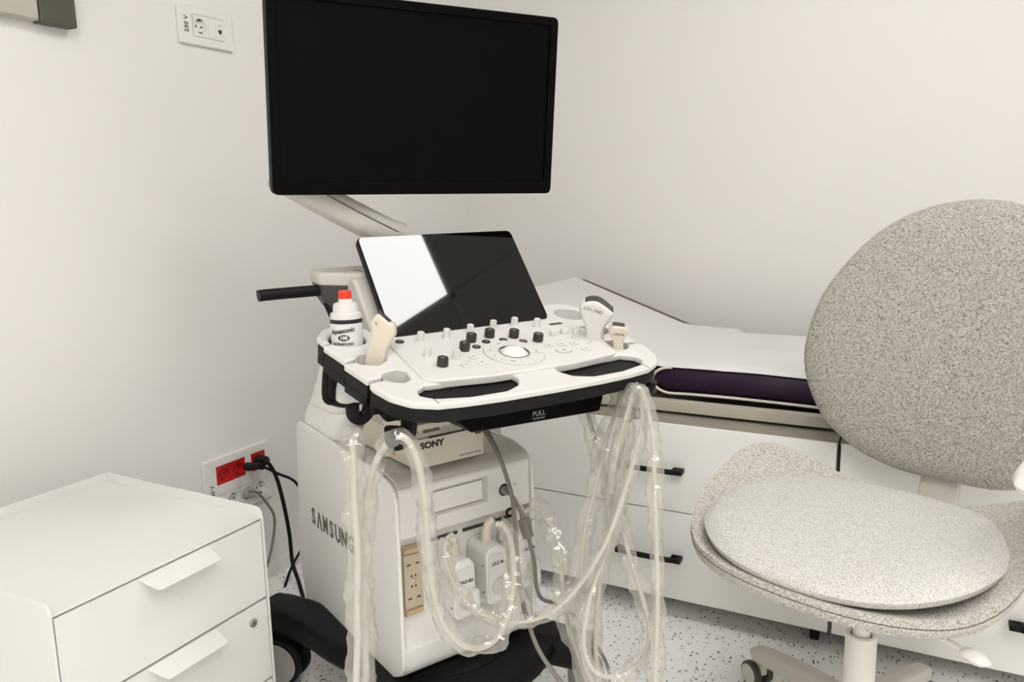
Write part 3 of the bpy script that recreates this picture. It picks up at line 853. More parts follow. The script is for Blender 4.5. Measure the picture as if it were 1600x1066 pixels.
# lettering on the near side panel
SL = BODY @ cols((0, -1, 0), (0, 0, 1), (-1, 0, 0), (-0.1583, 0, 0))
for i_, c_ in enumerate('SAMSUNG'):
    lx = -0.386 + 0.0318 * i_
    lt_ = MB()
    if c_ == 'A':
        lt_.prism([(lx - 0.0135, 0.3635), (lx - 0.0035, 0.4030), (lx + 0.0035, 0.4030), (lx + 0.0135, 0.3635), (lx + 0.0070, 0.3635), (lx, 0.3925), (lx - 0.0070, 0.3635)], 0, 0.0006)
    else:
        lt_.text(c_, 0.0505, T(lx, 0.3833, 0.0003), 0.0005, fat=0.0017, sx=0.70 if c_ == 'M' else 0.8)
    lt_.build('letter', GREYINK, us, SL)
# disc drawer
fx = FRONT
dd = MB().prism([rect(-0.018, 0.5115, 0.128, 0.052, 0.003)], -0.0005, 0.0008, 0.0004, fx).build('disc_slot', DECK, us, BODY)
MB().prism([rect(-0.0235, 0.5135, 0.1145, 0.0425, 0.001)], 0.0005, 0.0014, 0, fx).build('gap', INK, dd, BODY)
MB().prism([rect(-0.0235, 0.5140, 0.1125, 0.0400, 0.001)], 0.0005, 0.0026, 0.0005, fx).build('flap', WHITE, dd, BODY)
# round ports
for u_, z_, r_ in ((0.086, 0.5, 0.0125), (0.099, 0.4495, 0.010)):
    pt = MB().lathe([(r_, 0), (r_, 0.002), (r_ * 0.9, 0.003), (r_ * 0.72, 0.003), (r_ * 0.7, 0.0006), (0, 0.0006)], 24, T(u_, 0.0015, z_) @ rx(90)).build('round_port', BLACK, us, BODY)
    MB().cyl((u_, 0.001, z_), (u_, -0.002, z_), r_ * 0.5, None, 16).build('port_core', TAN, pt, BODY)
for s_, u_, z_ in (('\u2665', 0.112, 0.5065), ('i', 0.06, 0.4475)):
    MB().prism(circle(u_, z_, 0.003 if s_ == 'i' else 0.0018, 12), -0.0002, 0.0004, 0, fx).build('icon', GREYINK, us, BODY)
# connector bay: empty tan slot and slot edges
BAYV = 0.028
ex = -0.115
em_ = MB().box(ex - 0.0195, ex + 0.0195, BAYV - 0.008, BAYV, 0.292, 0.432, 0.001).build('empty_slot', TAN, us, BODY)
MB().box(ex - 0.0195, ex + 0.0195, BAYV - 0.0105, BAYV - 0.007, 0.3085, 0.4155, 0.0005).build('contact_plate', mat('pale_tan_plastic', (200, 186, 162), 0.5, var=0.03), em_, BODY)
for zz in (0.3005, 0.4235):
    MB().box(ex - 0.0185, ex + 0.0185, BAYV - 0.013, BAYV - 0.007, zz - 0.005, zz + 0.005, 0.001).build('latch_bar', TAN, em_, BODY)
for dz in (-0.034, 0.034):
    for dx in (-0.0095, 0.0095):
        MB().box(ex + dx - 0.004, ex + dx + 0.004, BAYV - 0.0112, BAYV - 0.0100, 0.362 + dz - 0.0013, 0.362 + dz + 0.0013).build('keyhole', INK, em_, BODY)
for dz in (-0.0105, 0.0105):
    for dx in (-0.004, 0.004):
        MB().box(ex + dx - 0.0015, ex + dx + 0.0015, BAYV - 0.0112, BAYV - 0.0100, 0.362 + dz - 0.002, 0.362 + dz + 0.002).build('keyhole', INK, em_, BODY)
MB().lathe([(0.0052, 0), (0.0052, 0.001), (0.004, 0.0012), (0.0035, 0.0002), (0, 0.0002)], 16, T(ex, BAYV - 0.0105, 0.362) @ rx(90)).build('latch_hole', METAL, em_, BODY)
for uu in (-0.04, 0.033, 0.106):
    MB().box(uu - 0.03, uu + 0.03, BAYV - 0.003, BAYV, 0.425, 0.4315, 0.0005).build('slot_edge', DGREY, us, BODY)
# base legs
for sx in (-1, 1):
    lg = MB().bar([(sx * 0.06, 0.06, 0.145), (sx * 0.148, 0.20, 0.145), (sx * 0.182, 0.34, 0.148), (sx * 0.212, 0.42, 0.150), (sx * 0.236, 0.475, 0.145)], lambda f: 0.050 - 0.012 * f, lambda f: 0.030 + 0.006 * f, 0.3, 6).build('leg', BLACK, us, BODY)
    lf = MB().bar([(sx * 0.06, 0.28, 0.145), (sx * 0.142, 0.10, 0.142), (sx * 0.195, -0.02, 0.138), (sx * 0.238, -0.085, 0.134)], lambda f: 0.050 - 0.012 * f, lambda f: 0.030 + 0.003 * f, 0.3, 6).build('leg', BLACK, us, BODY)
    for par, y_ in ((lg, 0.44), (lf, -0.055)):
        cs = MB().box(sx * 0.243 - 0.016, sx * 0.243 + 0.016, y_ - 0.022, y_ + 0.022, 0.07, 0.125, 0.004).build('castor', BLACK, par, BODY)
        sw = T(sx * 0.243, y_ - 0.01, 0) @ rz({(-1, 0.44): -142.0 + 180, (1, 0.44): 20, (-1, -0.055): 35, (1, -0.055): -25}[(sx, y_)])
        for s2 in (-1, 1):
            MB().lathe([(0.02, 0), (0.053, 0.001), (0.0555, 0.004), (0.0555, 0.016), (0.053, 0.019), (0.046, 0.0195), (0.0, 0.0195)], 32, sw @ T(s2 * 0.010, -0.01, 0.0555) @ ry(90 * s2)).build('wheel', BLACK2, cs, BODY)
            MB().lathe([(0, 0), (0.047, 0), (0.046, 0.002), (0, 0.003)], 32, sw @ T(s2 * 0.029, -0.01, 0.0555) @ ry(90 * s2)).build('hub_cap', GREY, cs, BODY)
MB().bar([(-0.155, -0.005, 0.148), (-0.08, -0.045, 0.143), (0.0, -0.058, 0.140), (0.08, -0.045, 0.143), (0.155, -0.005, 0.148)], 0.046, 0.016, 0.4, 6).build('foot_bar', BLACK, us, BODY)
MB().box(-0.13, 0.13, 0.02, 0.42, 0.11, 0.165, 0.01).build('chassis', BLACK, us, BODY)

# neck between body and console
def rrect(hw, y0, y1, z, r=0.4, n=6):
    rr = min(hw, (y1 - y0) / 2) * r
    return [(x, y, z) for x, y in fillet([(-hw, y0), (hw, y0), (hw, y1), (-hw, y1)], rr, n)]
MB().rings([rrect(0.150, 0.27, 0.462, 0.572, .5), rrect(0.146, 0.275, 0.462, 0.605, .5), rrect(0.135, 0.285, 0.458, 0.630, .5)]).build('neck_collar', WHITE, us, BODY)
MB().rings([rrect(0.134, 0.286, 0.458, 0.6305, .5), rrect(0.118, 0.25, 0.455, 0.68, .5), rrect(0.105, 0.16, 0.45, 0.73, .5), rrect(0.098, 0.05, 0.445, 0.775, .5)]).build('neck', WHITE, us, BODY)

# console -----------------------------------------------------------------
def half():
    """left half outline of the console plate from the front centre round to the rear centre"""
    P = [(0, -.256), (-.10, -.2545), (-.16, -.251), (-.206, -.245), (-.242, -.228, .03), (-.264, -.198, .03), (-.2735, -.163), (-.2735, -.1465, .004),
         (-.246, -.1435, .003), (-.241, -.151, .004), (-.224, -.163, .010), (-.206, -.152, .012), (-.2005, -.124, .012), (-.214, -.113, .010), (-.238, -.118, .008), (-.2455, -.1305, .004), (-.272, -.1355, .004),
         (-.2835, -.069, .004), (-.262, -.066, .003), (-.255, -.079, .004), (-.234, -.0905, .010), (-.211, -.074, .012), (-.199, -.046, .012), (-.214, -.037, .010), (-.244, -.040, .008), (-.2575, -.051, .004), (-.2765, -.058, .004),
         (-.2875, .011, .004)]
    hc = (-.238, .028, .0335)
    arc = circle(hc[0], hc[1], hc[2], 24, 205, 205 + 330)
    P += [(-.2690, .0135)] + [(x, y) for x, y in arc] + [(-.2715, .0245)]
    P += [(-.281, .0245, .004), (-.284, .052, .02), (-.262, .083, .03), (-.232, .0915, .03), (-.203, .080, .03), (-.180, .058, .03), (0, .055)]
    return P
hl = half()
full = hl + [(-p[0], *p[1:]) for p in reversed(hl[1:-1])]
full = [(p[0], p[1] * VS, *p[2:]) for p in full]
PLATE = fillet(full, 0.0, 4)
cutL = [(-.2165, -.193, .010), (-.196, -.180, .006), (-.186, -.182, .004), (-.044, -.186, .002), (-.0405, -.203, .003), (-.053, -.226, .014), (-.085, -.2395, .02), (-.15, -.2385, .01), (-.2035, -.2265, .01), (-.2205, -.211, .010)]
CUTS = []
for sgn in (1, -1):
    CUTS.append(fillet([(sgn * p[0], p[1] * VS, *p[2:]) for p in cutL], 0.0, 4))
MB().prism([PLATE] + CUTS, -0.0135, -0.002, 0.0035, CON if False else None, 3).build('console_frame', WHITE2, us, CON)
for sgn in (-1, 1):
    MB().box(sgn * 0.2063 - 0.0006, sgn * 0.2063 + 0.0006, -0.2435 * VS, -0.2265 * VS, -0.010, -0.0017).build('frame_joint', DGREY, us, CON)
MB().prism([PLATE], -0.036, -0.0132, 0.004, None, 3, 0.0018).build('console_skirt', BLACK, us, CON)
for sgn in (-1, 1):
    m_ = MB()
    for poly in ([(-.2735, -.163), (-.2735, -.147), (-.250, -.1435), (-.246, -.165)], [(-.272, -.1350), (-.2835, -.070), (-.262, -.066), (-.25, -.12)], [(-.2765, -.0585), (-.2875, .0105), (-.27, .0135), (-.258, -.05)], [(-.281, .0255), (-.283, .050), (-.268, .072), (-.269, .03)]):
        m_.prism(fillet([(sgn * x, y * VS) for x, y in poly], 0.004), -0.050, -0.034, 0.002, None, 2, 0.0012)
    m_.build('lobe_skirt', BLACK, us, CON)
# white liners inside the probe holders
def liner(poly, z0=-0.044, z1=-0.003):
    c = Vector((sum(p[0] for p in poly) / len(poly), sum(p[1] for p in poly) / len(poly)))
    rings = []
    for f, z in ((1.0, z1), (0.965, z1), (0.93, z0), (0.0, z0), ):
        rings.append([(c.x + (p[0] - c.x) * f, c.y + (p[1] - c.y) * f, z) for p in poly])
    return MB().rings(rings, False)
pocket3 = [(-.2455, -.1435), (-.241, -.151), (-.224, -.163), (-.206, -.152), (-.2005, -.124), (-.214, -.113), (-.238, -.118), (-.2455, -.1305)]
pocket2 = [(-.2615, -.066), (-.255, -.079), (-.234, -.0905), (-.211, -.074), (-.199, -.046), (-.214, -.037), (-.244, -.040), (-.2575, -.051)]
for sgn in (-1, 1):
    for pk in (pocket2, pocket3):
        pol = fillet([(-sgn * p[0], p[1] * VS, 0.008) for p in pk], 0.008, 3)
        liner(pol, -0.046).build('holder_cup', WHITE2, us, CON)
        zc = -0.05
        cx = sum(p[0] for p in pol) / len(pol); cy = sum(p[1] for p in pol) / len(pol)
        MB().box(cx - 0.02, cx + 0.02, cy - 0.02, cy + 0.02, -0.072, -0.044, 0.006).build('holder_base', BLACK, us, CON)
    hx, hy = -sgn * -.238, .028 * VS
    MB().lathe([(0.0335, -0.004), (0.0335, -0.052), (0.0345, -0.118), (0.030, -0.124), (0.0, -0.124)] if False else [(0.0335, -0.012), (0.0345, -0.012), (0.036, -0.060), (0.0355, -0.112), (0.031, -0.118), (0.0, -0.118), (0.0, -0.112), (0.029, -0.112), (0.0325, -0.10), (0.0325, -0.012)], 32, CONH.inverted() @ CON @ T(hx, hy, 0), False).build('bottle_cup', BLACK, us, CONH)
    MB().lathe([(0.0338, -0.004), (0.0325, -0.004), (0.0315, -0.05), (0.0, -0.05)] if sgn > 0 else [(0.0338, -0.004), (0.0328, -0.004), (0.0325, -0.03)], 32, T(hx, hy, 0), False).build('holder_cup', WHITE2, us, CON)
    MB().bar([(-sgn * -.279, 0.012, -0.03), (-sgn * -.282, 0.012, -0.06), (-sgn * -.281, 0.012, -0.10), (-sgn * -.268, 0.012, -0.110), (-sgn * -.255, 0.014, -0.108)], 0.005, 0.004, 0.4, 4, up=(0, 1, 0)).build('cable_guard', BLACK, us, CON)
    # cable hooks under the console
    MB().bar([(-sgn * -.258, -.118, -.038), (-sgn * -.258, -.118, -.058), (-sgn * -.262, -.120, -.070), (-sgn * -.273, -.122, -.076), (-sgn * -.285, -.122, -.068), (-sgn * -.288, -.122, -.050)], 0.0105, 0.0075, 0.45, 5, up=(0, 1, 0)).build('cable_hook', BLACK, us, CON)
    MB().bar([(-sgn * -.222, -.190, -.030), (-sgn * -.224, -.194, -.060), (-sgn * -.229, -.198, -.076), (-sgn * -.243, -.204, -.082), (-sgn * -.256, -.210, -.074), (-sgn * -.260, -.212, -.052)], 0.013, 0.0085, 0.45, 5, up=(0.7 * -sgn, 1, 0)).build('cable_hook', BLACK, us, CON)
MB().box(-0.19, 0.19, -0.165, 0.05, -0.070, -0.03, 0.012, 3).build('console_underside', BLACK, us, CON)
# pull-out tray
pb = MB()
pb.rings([[(x, y, z) for x, y, z in ring] for ring in (
    [(-0.150, -0.188, -0.092), (0.150, -0.188, -0.092), (0.150, 0.02, -0.092), (-0.150, 0.02, -0.092)],
    [(-0.140, -0.191, -0.114), (0.145, -0.191, -0.114), (0.145, 0.02, -0.114), (-0.140, 0.02, -0.114)],
    [(-0.124, -0.191, -0.129), (0.138, -0.191, -0.135), (0.138, 0.02, -0.135), (-0.124, 0.02, -0.129)],
    [(-0.116, -0.182, -0.133), (0.132, -0.182, -0.139), (0.132, 0.02, -0.139), (-0.116, 0.02, -0.133)])])
pt = pb.build('pull_out_tray', SCREEN, us, CONH, 20)
MB().box(-0.13, 0.13, -0.16, 0.02, -0.092, -0.055, 0.004).build('tray_rail', BLACK, us, CONH)
TXM = T(0.008, -0.1913, -0.1195) @ rx(90)
MB().text('PULL', 0.0120, TXM, 0.0004, fat=0.0001).build('lettering', GREYINK2, pt, CONH)
MB().text('KEYBOARD', 0.0048, T(0.008, -0.1913, -0.1275) @ rx(90), 0.0004).build('lettering', GREYINK2, pt, CONH)

# control panel
CP = fillet([(-.178, .030 * VS), (-.186, -.06 * VS), (-.1925, -.180 * VS, .03), (-.08, -.1925 * VS, .2), (.08, -.1925 * VS, .2), (.1925, -.180 * VS, .03), (.207, -.11 * VS, .05), (.205, -.06 * VS, .06), (.186, .030 * VS)], 0.004, 8)
cpn = MB().prism([CP], -0.012, 0.003, 0.0035, None, 3).build('control_panel', WHITE2, us, CON)
Z0 = 0.003
def knob(u_, v_, r, h, m, top=None, ridges=0):
    q = T(u_, v_ * VS, Z0)
    o = MB().lathe([(r * 1.28, 0), (r * 1.28, 0.0012), (r * 1.1, 0.0016), (r * 1.06, 0.002), (r * 0.95, h - 0.0015), (r * 0.85, h), (0, h)], 26, q).build('knob', m, cpn, CON)
    if ridges:
        t_ = MB()
        for k_ in range(ridges):
            a = 2 * math.pi * k_ / ridges
            t_.box(r * 0.90, r * 1.09, -0.0006, 0.0006, 0.0025, h - 0.001, 0, 2, q @ rz(math.degrees(a)))
        t_.build('grip_ridges', m, o, CON)
    return o
for u_, v_ in ((-.126, -.026), (-.075, -.026), (-.023, -.019), (.030, -.012), (.078, -.010), (.118, -.027), (-.145, -.090), (-.105, -.114)):
    knob(u_, v_, 0.0058, 0.0165, WHITE2, ridges=12)
for u_, v_ in ((-.142, -.135), (-.075, -.089), (-.043, -.057), (0.0, -.048), (.043, -.062), (.076, -.091)):
    MB().lathe([(0.0125, 0), (0.0125, 0.0012), (0, 0.0012)], 26, T(u_, v_ * VS, Z0)).build('knob_ring', WHITE2, cpn, CON)
    k_ = MB().lathe([(0.0092, 0.001), (0.0094, 0.003), (0.0092, 0.0145), (0.0082, 0.0158), (0.006, 0.0155), (0, 0.0155)], 26, T(u_, v_ * VS, Z0)).build('knob', DARKBTN, cpn, CON)
    MB().box(u_ - 0.004, u_ + 0.003, v_ * VS - 0.0008, v_ * VS + 0.0008, Z0 + 0.0154, Z0 + 0.0158).build('icon', PALEINK, k_, CON)
for u_, v_ in ((-.163, -.021), (-.046, -.081), (-.017, -.065), (.018, -.067), (.050, -.083)):
    k_ = MB().lathe([(0.0078, 0), (0.0076, 0.0014), (0.0066, 0.002), (0, 0.0014)], 24, T(u_, v_ * VS, Z0)).build('button', DARKBTN, cpn, CON)
    MB().box(u_ - 0.003, u_ + 0.003, v_ * VS - 0.0007, v_ * VS + 0.0007, Z0 + 0.0015, Z0 + 0.0021).build('icon', PALEINK, k_, CON)
for u_, v_ in ((.123, -.076), (.1485, -.0735), (.173, -.079)):
    MB().box(u_ - 0.0075, u_ + 0.0075, v_ * VS - 0.004, v_ * VS + 0.006, Z0 - 0.001, Z0 + 0.0115, 0.003, 3).build('toggle_switch', WHITE2, cpn, CON)
for u_, v_, w2 in ((-.074, -.119, .0085), (-.103, -.145, .0085), (-.073, -.144, .0085), (.083, -.115, .008), (.110, -.117, .008), (.137, -.119, .008), (.170, -.126, .008), (.141, -.148, .008)):
    k_ = MB().prism([rect(u_, v_ * VS, w2 * 2, w2 * 1.55, 0.003)], Z0 - 0.001, Z0 + 0.002, 0.0008).build('button', WHITE2, cpn, CON)
    MB().box(u_ - 0.0022, u_ + 0.0022, v_ * VS - 0.0011, v_ * VS + 0.0011, Z0 + 0.0019, Z0 + 0.0023).build('icon', GREYINK, k_, CON)
    MB().prism([rect(u_, v_ * VS, w2 * 2.12, w2 * 1.69, 0.003)], Z0 - 0.001, Z0 + 0.0003, 0).build('button_gap', GREY, k_, CON)
k_ = MB().prism([rect(.096, -.143 * VS, 0.031, 0.0195, 0.009)], Z0 - 0.001, Z0 + 0.0008, 0.0003).build('button_ring', GREY, cpn, CON)
MB().prism([rect(.096, -.143 * VS, 0.027, 0.0155, 0.007)], Z0, Z0 + 0.0025, 0.001).build('button', WHITE2, k_, CON)
MB().prism(circle(.096, -.143 * VS, 0.0026, 14), Z0 + 0.002, Z0 + 0.0028, 0).build('icon', GREYINK, k_, CON)
MB().box(.150, .178, -.029 * VS, -.021 * VS, Z0 - 0.001, Z0 + 0.0005).build('label_strip', DGREY, cpn, CON)
for u_, v_, l_ in ((-.128, -.108, .010), (-.093, -.131, .014), (.150, -.096, .006), (.118, -.098, .006), (-.058, -.145, .0)):
    if l_: MB().box(u_ - l_ / 2, u_ + l_ / 2, v_ * VS - 0.0005, v_ * VS + 0.0005, Z0 - 0.0002, Z0 + 0.0002).build('icon', GREYINK, cpn, CON)
# trackball with ring keys
tu, tv = 0.004, -.1235 * VS
rg = MB().prism([circle(tu, tv, 0.0535, 56), circle(tu, tv, 0.0265, 40)], Z0 - 0.002, Z0 + 0.0022, 0.001).build('trackball_ring', WHITE2, cpn, CON)
MB().prism([circle(tu, tv, 0.0545, 56), circle(tu, tv, 0.0528, 56)], Z0 - 0.001, Z0 + 0.0004, 0).build('ring_gap', GREY, rg, CON)
MB().prism([circle(tu, tv, 0.0272, 40), circle(tu, tv, 0.0258, 40)], Z0 - 0.002, Z0 + 0.0030, 0.0003).build('ball_rim', DGREY, rg, CON)
for a in (40, 75, 125, 160, 210, 255, 285, 335):
    MB().box(0.0275, 0.052, -0.0003, 0.0003, 0.0014, Z0 + 0.0024 - Z0 + 0.0001 + 0.0029, 0, 2, T(tu, tv, 0) @ rz(a)).build('key_gap', GREY, rg, CON)
for a, l_ in ((185, 0.003), (235, 0.010), (348, 0.009), (100, 0.008), (150, 0.006)):
    MB().box(0.041, 0.0423, -l_ / 2, l_ / 2, 0.0048, 0.0055, 0, 2, T(tu, tv, 0) @ rz(a)).build('icon', DGREY, rg, CON)
rr = 0.030
MB().lathe([(0.0258, 0.0005), (0.0235, -0.002), (0.022, -0.002)], 36, T(tu, tv, Z0), False).build('ball_seat', GREY, rg, CON)
MB().lathe([(rr * math.sin(R(a)), rr * math.cos(R(a))) for a in (55, 50, 45, 40, 34, 28, 22, 16, 10, 5, 0)], 40, T(tu, tv, Z0 - 0.0175)).build('trackball', BALL, cpn, CON)

# touch screen leaning back behind the control panel
ts = MB().prism([rect(0, 0.108, 0.338, 0.217, 0.014)], -0.016, -0.001, 0.003, None, 3).build('touch_screen', BLACK, us, TS)
MB().prism([rect(0, 0.108, 0.334, 0.213, 0.012)], -0.002, 0.0008, 0.0006, None, 2).build('glass', GLASS, ts, TS)
MB().box(-0.12, 0.12, 0.02, 0.17, -0.035, -0.014, 0.008, 3).build('back_cover', GREY, ts, TS)

# rear hood behind the touch screen, with rear handle
hp = fillet([(-.228, .19, .02), (-.212, .285, .03), (0, .305, .03), (.10, .295, .02), (.10, .115, .01), (-.175, .118, .02)], 0.01, 5)
def hring(f, z, c=(-.06, .2)):
    return [(c[0] + (x - c[0]) * f, c[1] + (y - c[1]) * f, z) for x, y in hp]
MB().rings([hring(0.985, 0.084), hring(1.0, 0.087), hring(1.0, 0.102), hring(0.97, 0.107), hring(0.90, 0.107), hring(0.87, 0.099)]).build('rear_hood', DECK, us, CONH)
MB().rings([hring(0.80, 0.030), hring(0.88, 0.037), hring(0.96, 0.058), hring(0.985, 0.0838)]).build('hood_base', DGREY, us, CONH)
SD = cols((0, 1, 0), (0, 0, 1), (1, 0, 0))
MB().prism([fillet([(0.03, 0.0), (0.062, 0.035), (0.112, 0.098, .012), (0.15, 0.103, .01), (0.15, 0.02), (0.10, 0.0)], 0.004, 5)], -0.188, 0.13, 0.006, SD, 3).build('hood_front', DECK, us, CONH)
MB().box(-0.118, -0.116, 0.13, 0.29, 0.0985, 0.1000).build('seam', INK, us, CONH)
for k in range(4):
    MB().box(-0.0018, 0.0018, -0.014, 0.014, -0.001, 0.001, 0, 2, T(-0.125 + 0.012 * k, 0.094, 0.0762) @ rx(51.5)).build('vent_slot', INK, us, CONH)
MB().bar([(-0.205, 0.20, 0.05), (-0.196, 0.19, 0.02), (-0.18, 0.17, -0.02), (-0.165, 0.13, -0.06)], 0.013, 0.007, 0.3, 4).build('hood_strut', BLACK, us, CONH)
MB().bar([(-0.335, 0.205, 0.071), (-0.30, 0.205, 0.072), (-0.1, 0.205, 0.073), (0.06, 0.205, 0.073)], 0.012, 0.0105, 0.45, 3).build('rear_handle', BLACK, us, CONH)
# monitor arm
MB().cyl((-0.095, 0.20, 0.08), (-0.095, 0.20, 0.175), 0.034, 0.031, 28, 0.004).build('arm_post', DECK, us, CONH)
ar_ = MB().bar([(-0.055, 0.20, 0.166), (-0.085, 0.20, 0.178), (-0.14, 0.20, 0.206), (-0.20, 0.20, 0.238), (-0.25, 0.20, 0.266), (-0.29, 0.20, 0.288)], lambda f: 0.034 - 0.004 * f, lambda f: 0.029 - 0.003 * f, 0.4, 5).build('monitor_arm', DECK, us, CONH)
MB().bar([(-0.07, 0.1655, 0.178), (-0.14, 0.1655, 0.213), (-0.20, 0.1660, 0.245), (-0.28, 0.168, 0.290)], 0.0006, 0.0007, 0.2, 4).build('seam', INK, ar_, CONH)
MB().cyl((-0.245, 0.20, 0.265), (-0.245, 0.20, 0.335), 0.03, 0.03, 28, 0.004).build('arm_joint', DECK, us, CONH)
MB().bar([(-0.25, 0.20, 0.33), (-0.15, 0.185, 0.36), (-0.05, 0.165, 0.40)], 0.028, 0.02, 0.4, 5).build('monitor_arm', DECK, us, CONH)
# monitor
MW, MH = 0.56, 0.337
mn = MB().prism([rect(MW / 2, MH / 2, MW, MH, 0.012), [(0.0165, 0.021), (MW - 0.0165, 0.021), (MW - 0.0165, MH - 0.016), (0.0165, MH - 0.016)]], -0.022, 0.0, 0.002, None, 3).build('monitor', SCREEN, us, MON)
MB().prism([rect(MW / 2, MH / 2, MW - 0.006, MH - 0.006, 0.012)], -0.04, -0.0045, 0.003, None, 2).build('display', SCREEN, mn, MON)
MB().box(0.12, MW - 0.12, 0.06, MH - 0.06, -0.065, -0.036, 0.012, 3).build('back_cover', BLACK, mn, MON)

# ---------------------------------------------------------------- video printer on the deck
PR = BODY @ T(-0.029, 0.012, 0.5775)
pr = thing('video_printer', 'small cream video printer sitting on the ultrasound machine under its console', 'printer', PR)
pw, pd, ph = 0.077, 0.235, 0.084
MB().box(-pw, pw, 0.006, pd, 0.002, ph, 0.002).build('body', CREAM, pr, PR)
MB().box(-pw, pw, 0.0, 0.008, 0.002, 0.058, 0.0015).build('front_door', CREAM, pr, PR)
MB().raw([(-pw, 0.0, 0.060), (pw, 0.0, 0.060), (pw, 0.014, ph), (-pw, 0.014, ph), (-pw, 0.02, 0.060), (pw, 0.02, 0.060), (pw, 0.02, ph), (-pw, 0.02, ph)],
         [(0, 1, 2, 3), (4, 7, 6, 5), (0, 4, 5, 1), (3, 2, 6, 7), (0, 3, 7, 4), (1, 5, 6, 2)]).build('control_strip', CREAM, pr, PR)
SLM = PR @ cols((1, 0, 0), (0, 0.504, 0.864), (0, -0.864, 0.504), (0, 0.007, 0.072))
MB().box(-0.054, -0.018, -0.006, 0.006, 0.0, 0.0012).build('display', LCD, pr, SLM)
for u_ in (-0.067,):
    MB().lathe([(0.0045, 0), (0.0045, 0.0012), (0.0035, 0.0016), (0.002, 0.0008), (0, 0.0008)], 18, T(u_, -0.001, 0)).build('button', GREY, pr, SLM)
for u_ in (-0.008, 0.008):
    MB().lathe([(0.0055, 0), (0.0052, 0.0014), (0.003, 0.0016), (0, 0.001)], 18, T(u_, 0, 0)).build('button', DECK, pr, SLM)
MB().box(-0.045, pw - 0.002, -0.0006, 0.003, 0.0565, 0.0605).build('paper_slot', INK, pr, PR)
MB().text('SONY', 0.0165, T(-0.0385, -0.0004, 0.0440) @ rx(90), 0.0004, fat=0.0008, sx=1.15).build('lettering', INK, pr, PR)
MB().text('VIDEO GRAPHIC PRINTER', 0.0038, T(0.046, -0.0004, 0.010) @ rx(90), 0.0003, sx=1.15).build('lettering', INK, pr, PR)
bd = MB().box(0.058, 0.072, -0.0006, 0.001, 0.0455, 0.0545).build('badge', INK, pr, PR)
MB().text('HYBRID', 0.0036, T(0.065, -0.0008, 0.0518) @ rx(90), 0.0003).build('lettering', GREYINK, bd, PR)
MB().text('GRAPHIC', 0.0032, T(0.065, -0.0008, 0.0482) @ rx(90), 0.0003).build('lettering', GREYINK, bd, PR)
hv = MB()
for i in range(10):
    for j in range(6):
        hv.box(-pw - 0.0004, -pw + 0.001, 0.075 + i * 0.0055 - 0.0011, 0.075 + i * 0.0055 + 0.0011, 0.012 + j * 0.005, 0.0147 + j * 0.005)
for i in range(9):
    for j in range(3):
        hv.box(-pw - 0.0004, -pw + 0.001, 0.12 + i * 0.0075 + (j % 2) * 0.0035 - 0.0012, 0.12 + i * 0.0075 + (j % 2) * 0.0035 + 0.0012, 0.062 + j * 0.0055, 0.0645 + j * 0.0055)
o = hv.build('vent_holes', INK, pr, PR)
o['kind'] = 'stuff'
for x in (-pw + 0.015, pw - 0.015):
    for y in (0.02, pd - 0.02):
        MB().cyl((x, y, -0.0005), (x, y, 0.003), 0.006, None, 14).build('foot', BLACK, pr, PR)

# ---------------------------------------------------------------- gel bottle
gp = CON @ Vector((-.238, .028 * VS, 0))
GB = T(gp.x, gp.y, gp.z - 0.1105) @ rz(28)
gb = thing('gel_bottle', 'white gel bottle with a red cap standing in the console holder', 'bottle', GB)
r0 = 0.0268
MB().lathe([(0.0, 0.0), (0.022, 0.0), (0.0262, 0.004), (r0, 0.008), (r0, 0.1505), (0.0258, 0.1545), (0.0222, 0.1565), (0.0216, 0.158), (0.0214, 0.166), (0.0195, 0.1705), (0.0130, 0.1735), (0.0112, 0.175), (0.0112, 0.179), (0.0, 0.179)], 40).build('body', WHITE2, gb, GB)
MB().lathe([(0.0, 0.179), (0.0108, 0.179), (0.0112, 0.180), (0.0112, 0.190), (0.0098, 0.1925), (0.0, 0.193)], 28).build('cap', REDCAP, gb, GB)
lb = []
for k in range(41):
    a = R(-90 - 95 + 190 * k / 40)
    lb.append((math.cos(a), math.sin(a)))
def wrap(z0, z1, dr):
    t_ = MB()
    t_.rings([[(x * (r0 + dr), y * (r0 + dr), z0) for x, y in lb], [(x * (r0 + dr), y * (r0 + dr), z1) for x, y in lb]], False, False)
    return t_
lab = wrap(0.02, 0.1475, 0.0002).build('label', PAPER, gb, GB)
wrap(0.1385, 0.1455, 0.0004).build('band', INK, lab, GB)
def bottle_text(s_, size, x_, z_, m, shear=0.0, fat=0.0, dr=0.0006, rot=0, sx=1.0):
    FM = T(0, -(r0 + dr), z_) @ rx(90)
    t_ = MB().text(s_, size, rz(0) , 0.0002, fat=fat, shear=shear, sx=sx)
    bmesh.ops.transform(t_.bm, matrix=rz(rot), verts=t_.bm.verts)
    for v in t_.bm.verts:
        a = (v.co.x + x_) / (r0 + dr)
        rr_ = r0 + dr + v.co.z
        v.co = Vector((rr_ * math.sin(a), -rr_ * math.cos(a), z_ + v.co.y))
    return t_.build('lettering', m, lab, GB)
bottle_text('Aquasonic', 0.0108, -0.004, 0.1265, INK, 0.35, 0.00035, rot=7)
ov = MB().rings([[(x * 0.0100 * f, y * 0.0052 * f, 0.0002) for x, y in circle(0, 0, 1, 28)] for f in (1.0, 0.75, 0.5, 0.25, 0.02)], False)
for v in ov.bm.verts:
    a = v.co.x / (r0 + 0.0005); rr_ = r0 + 0.0005 + v.co.z
    v.co = Vector((rr_ * math.sin(a), -rr_ * math.cos(a), 0.1150 + v.co.y))
ov.build('oval', INK, lab, GB)
bottle_text('100', 0.0078, 0, 0.1150, WHITE2, 0, 0.0004, 0.0012, 0, 1.15)
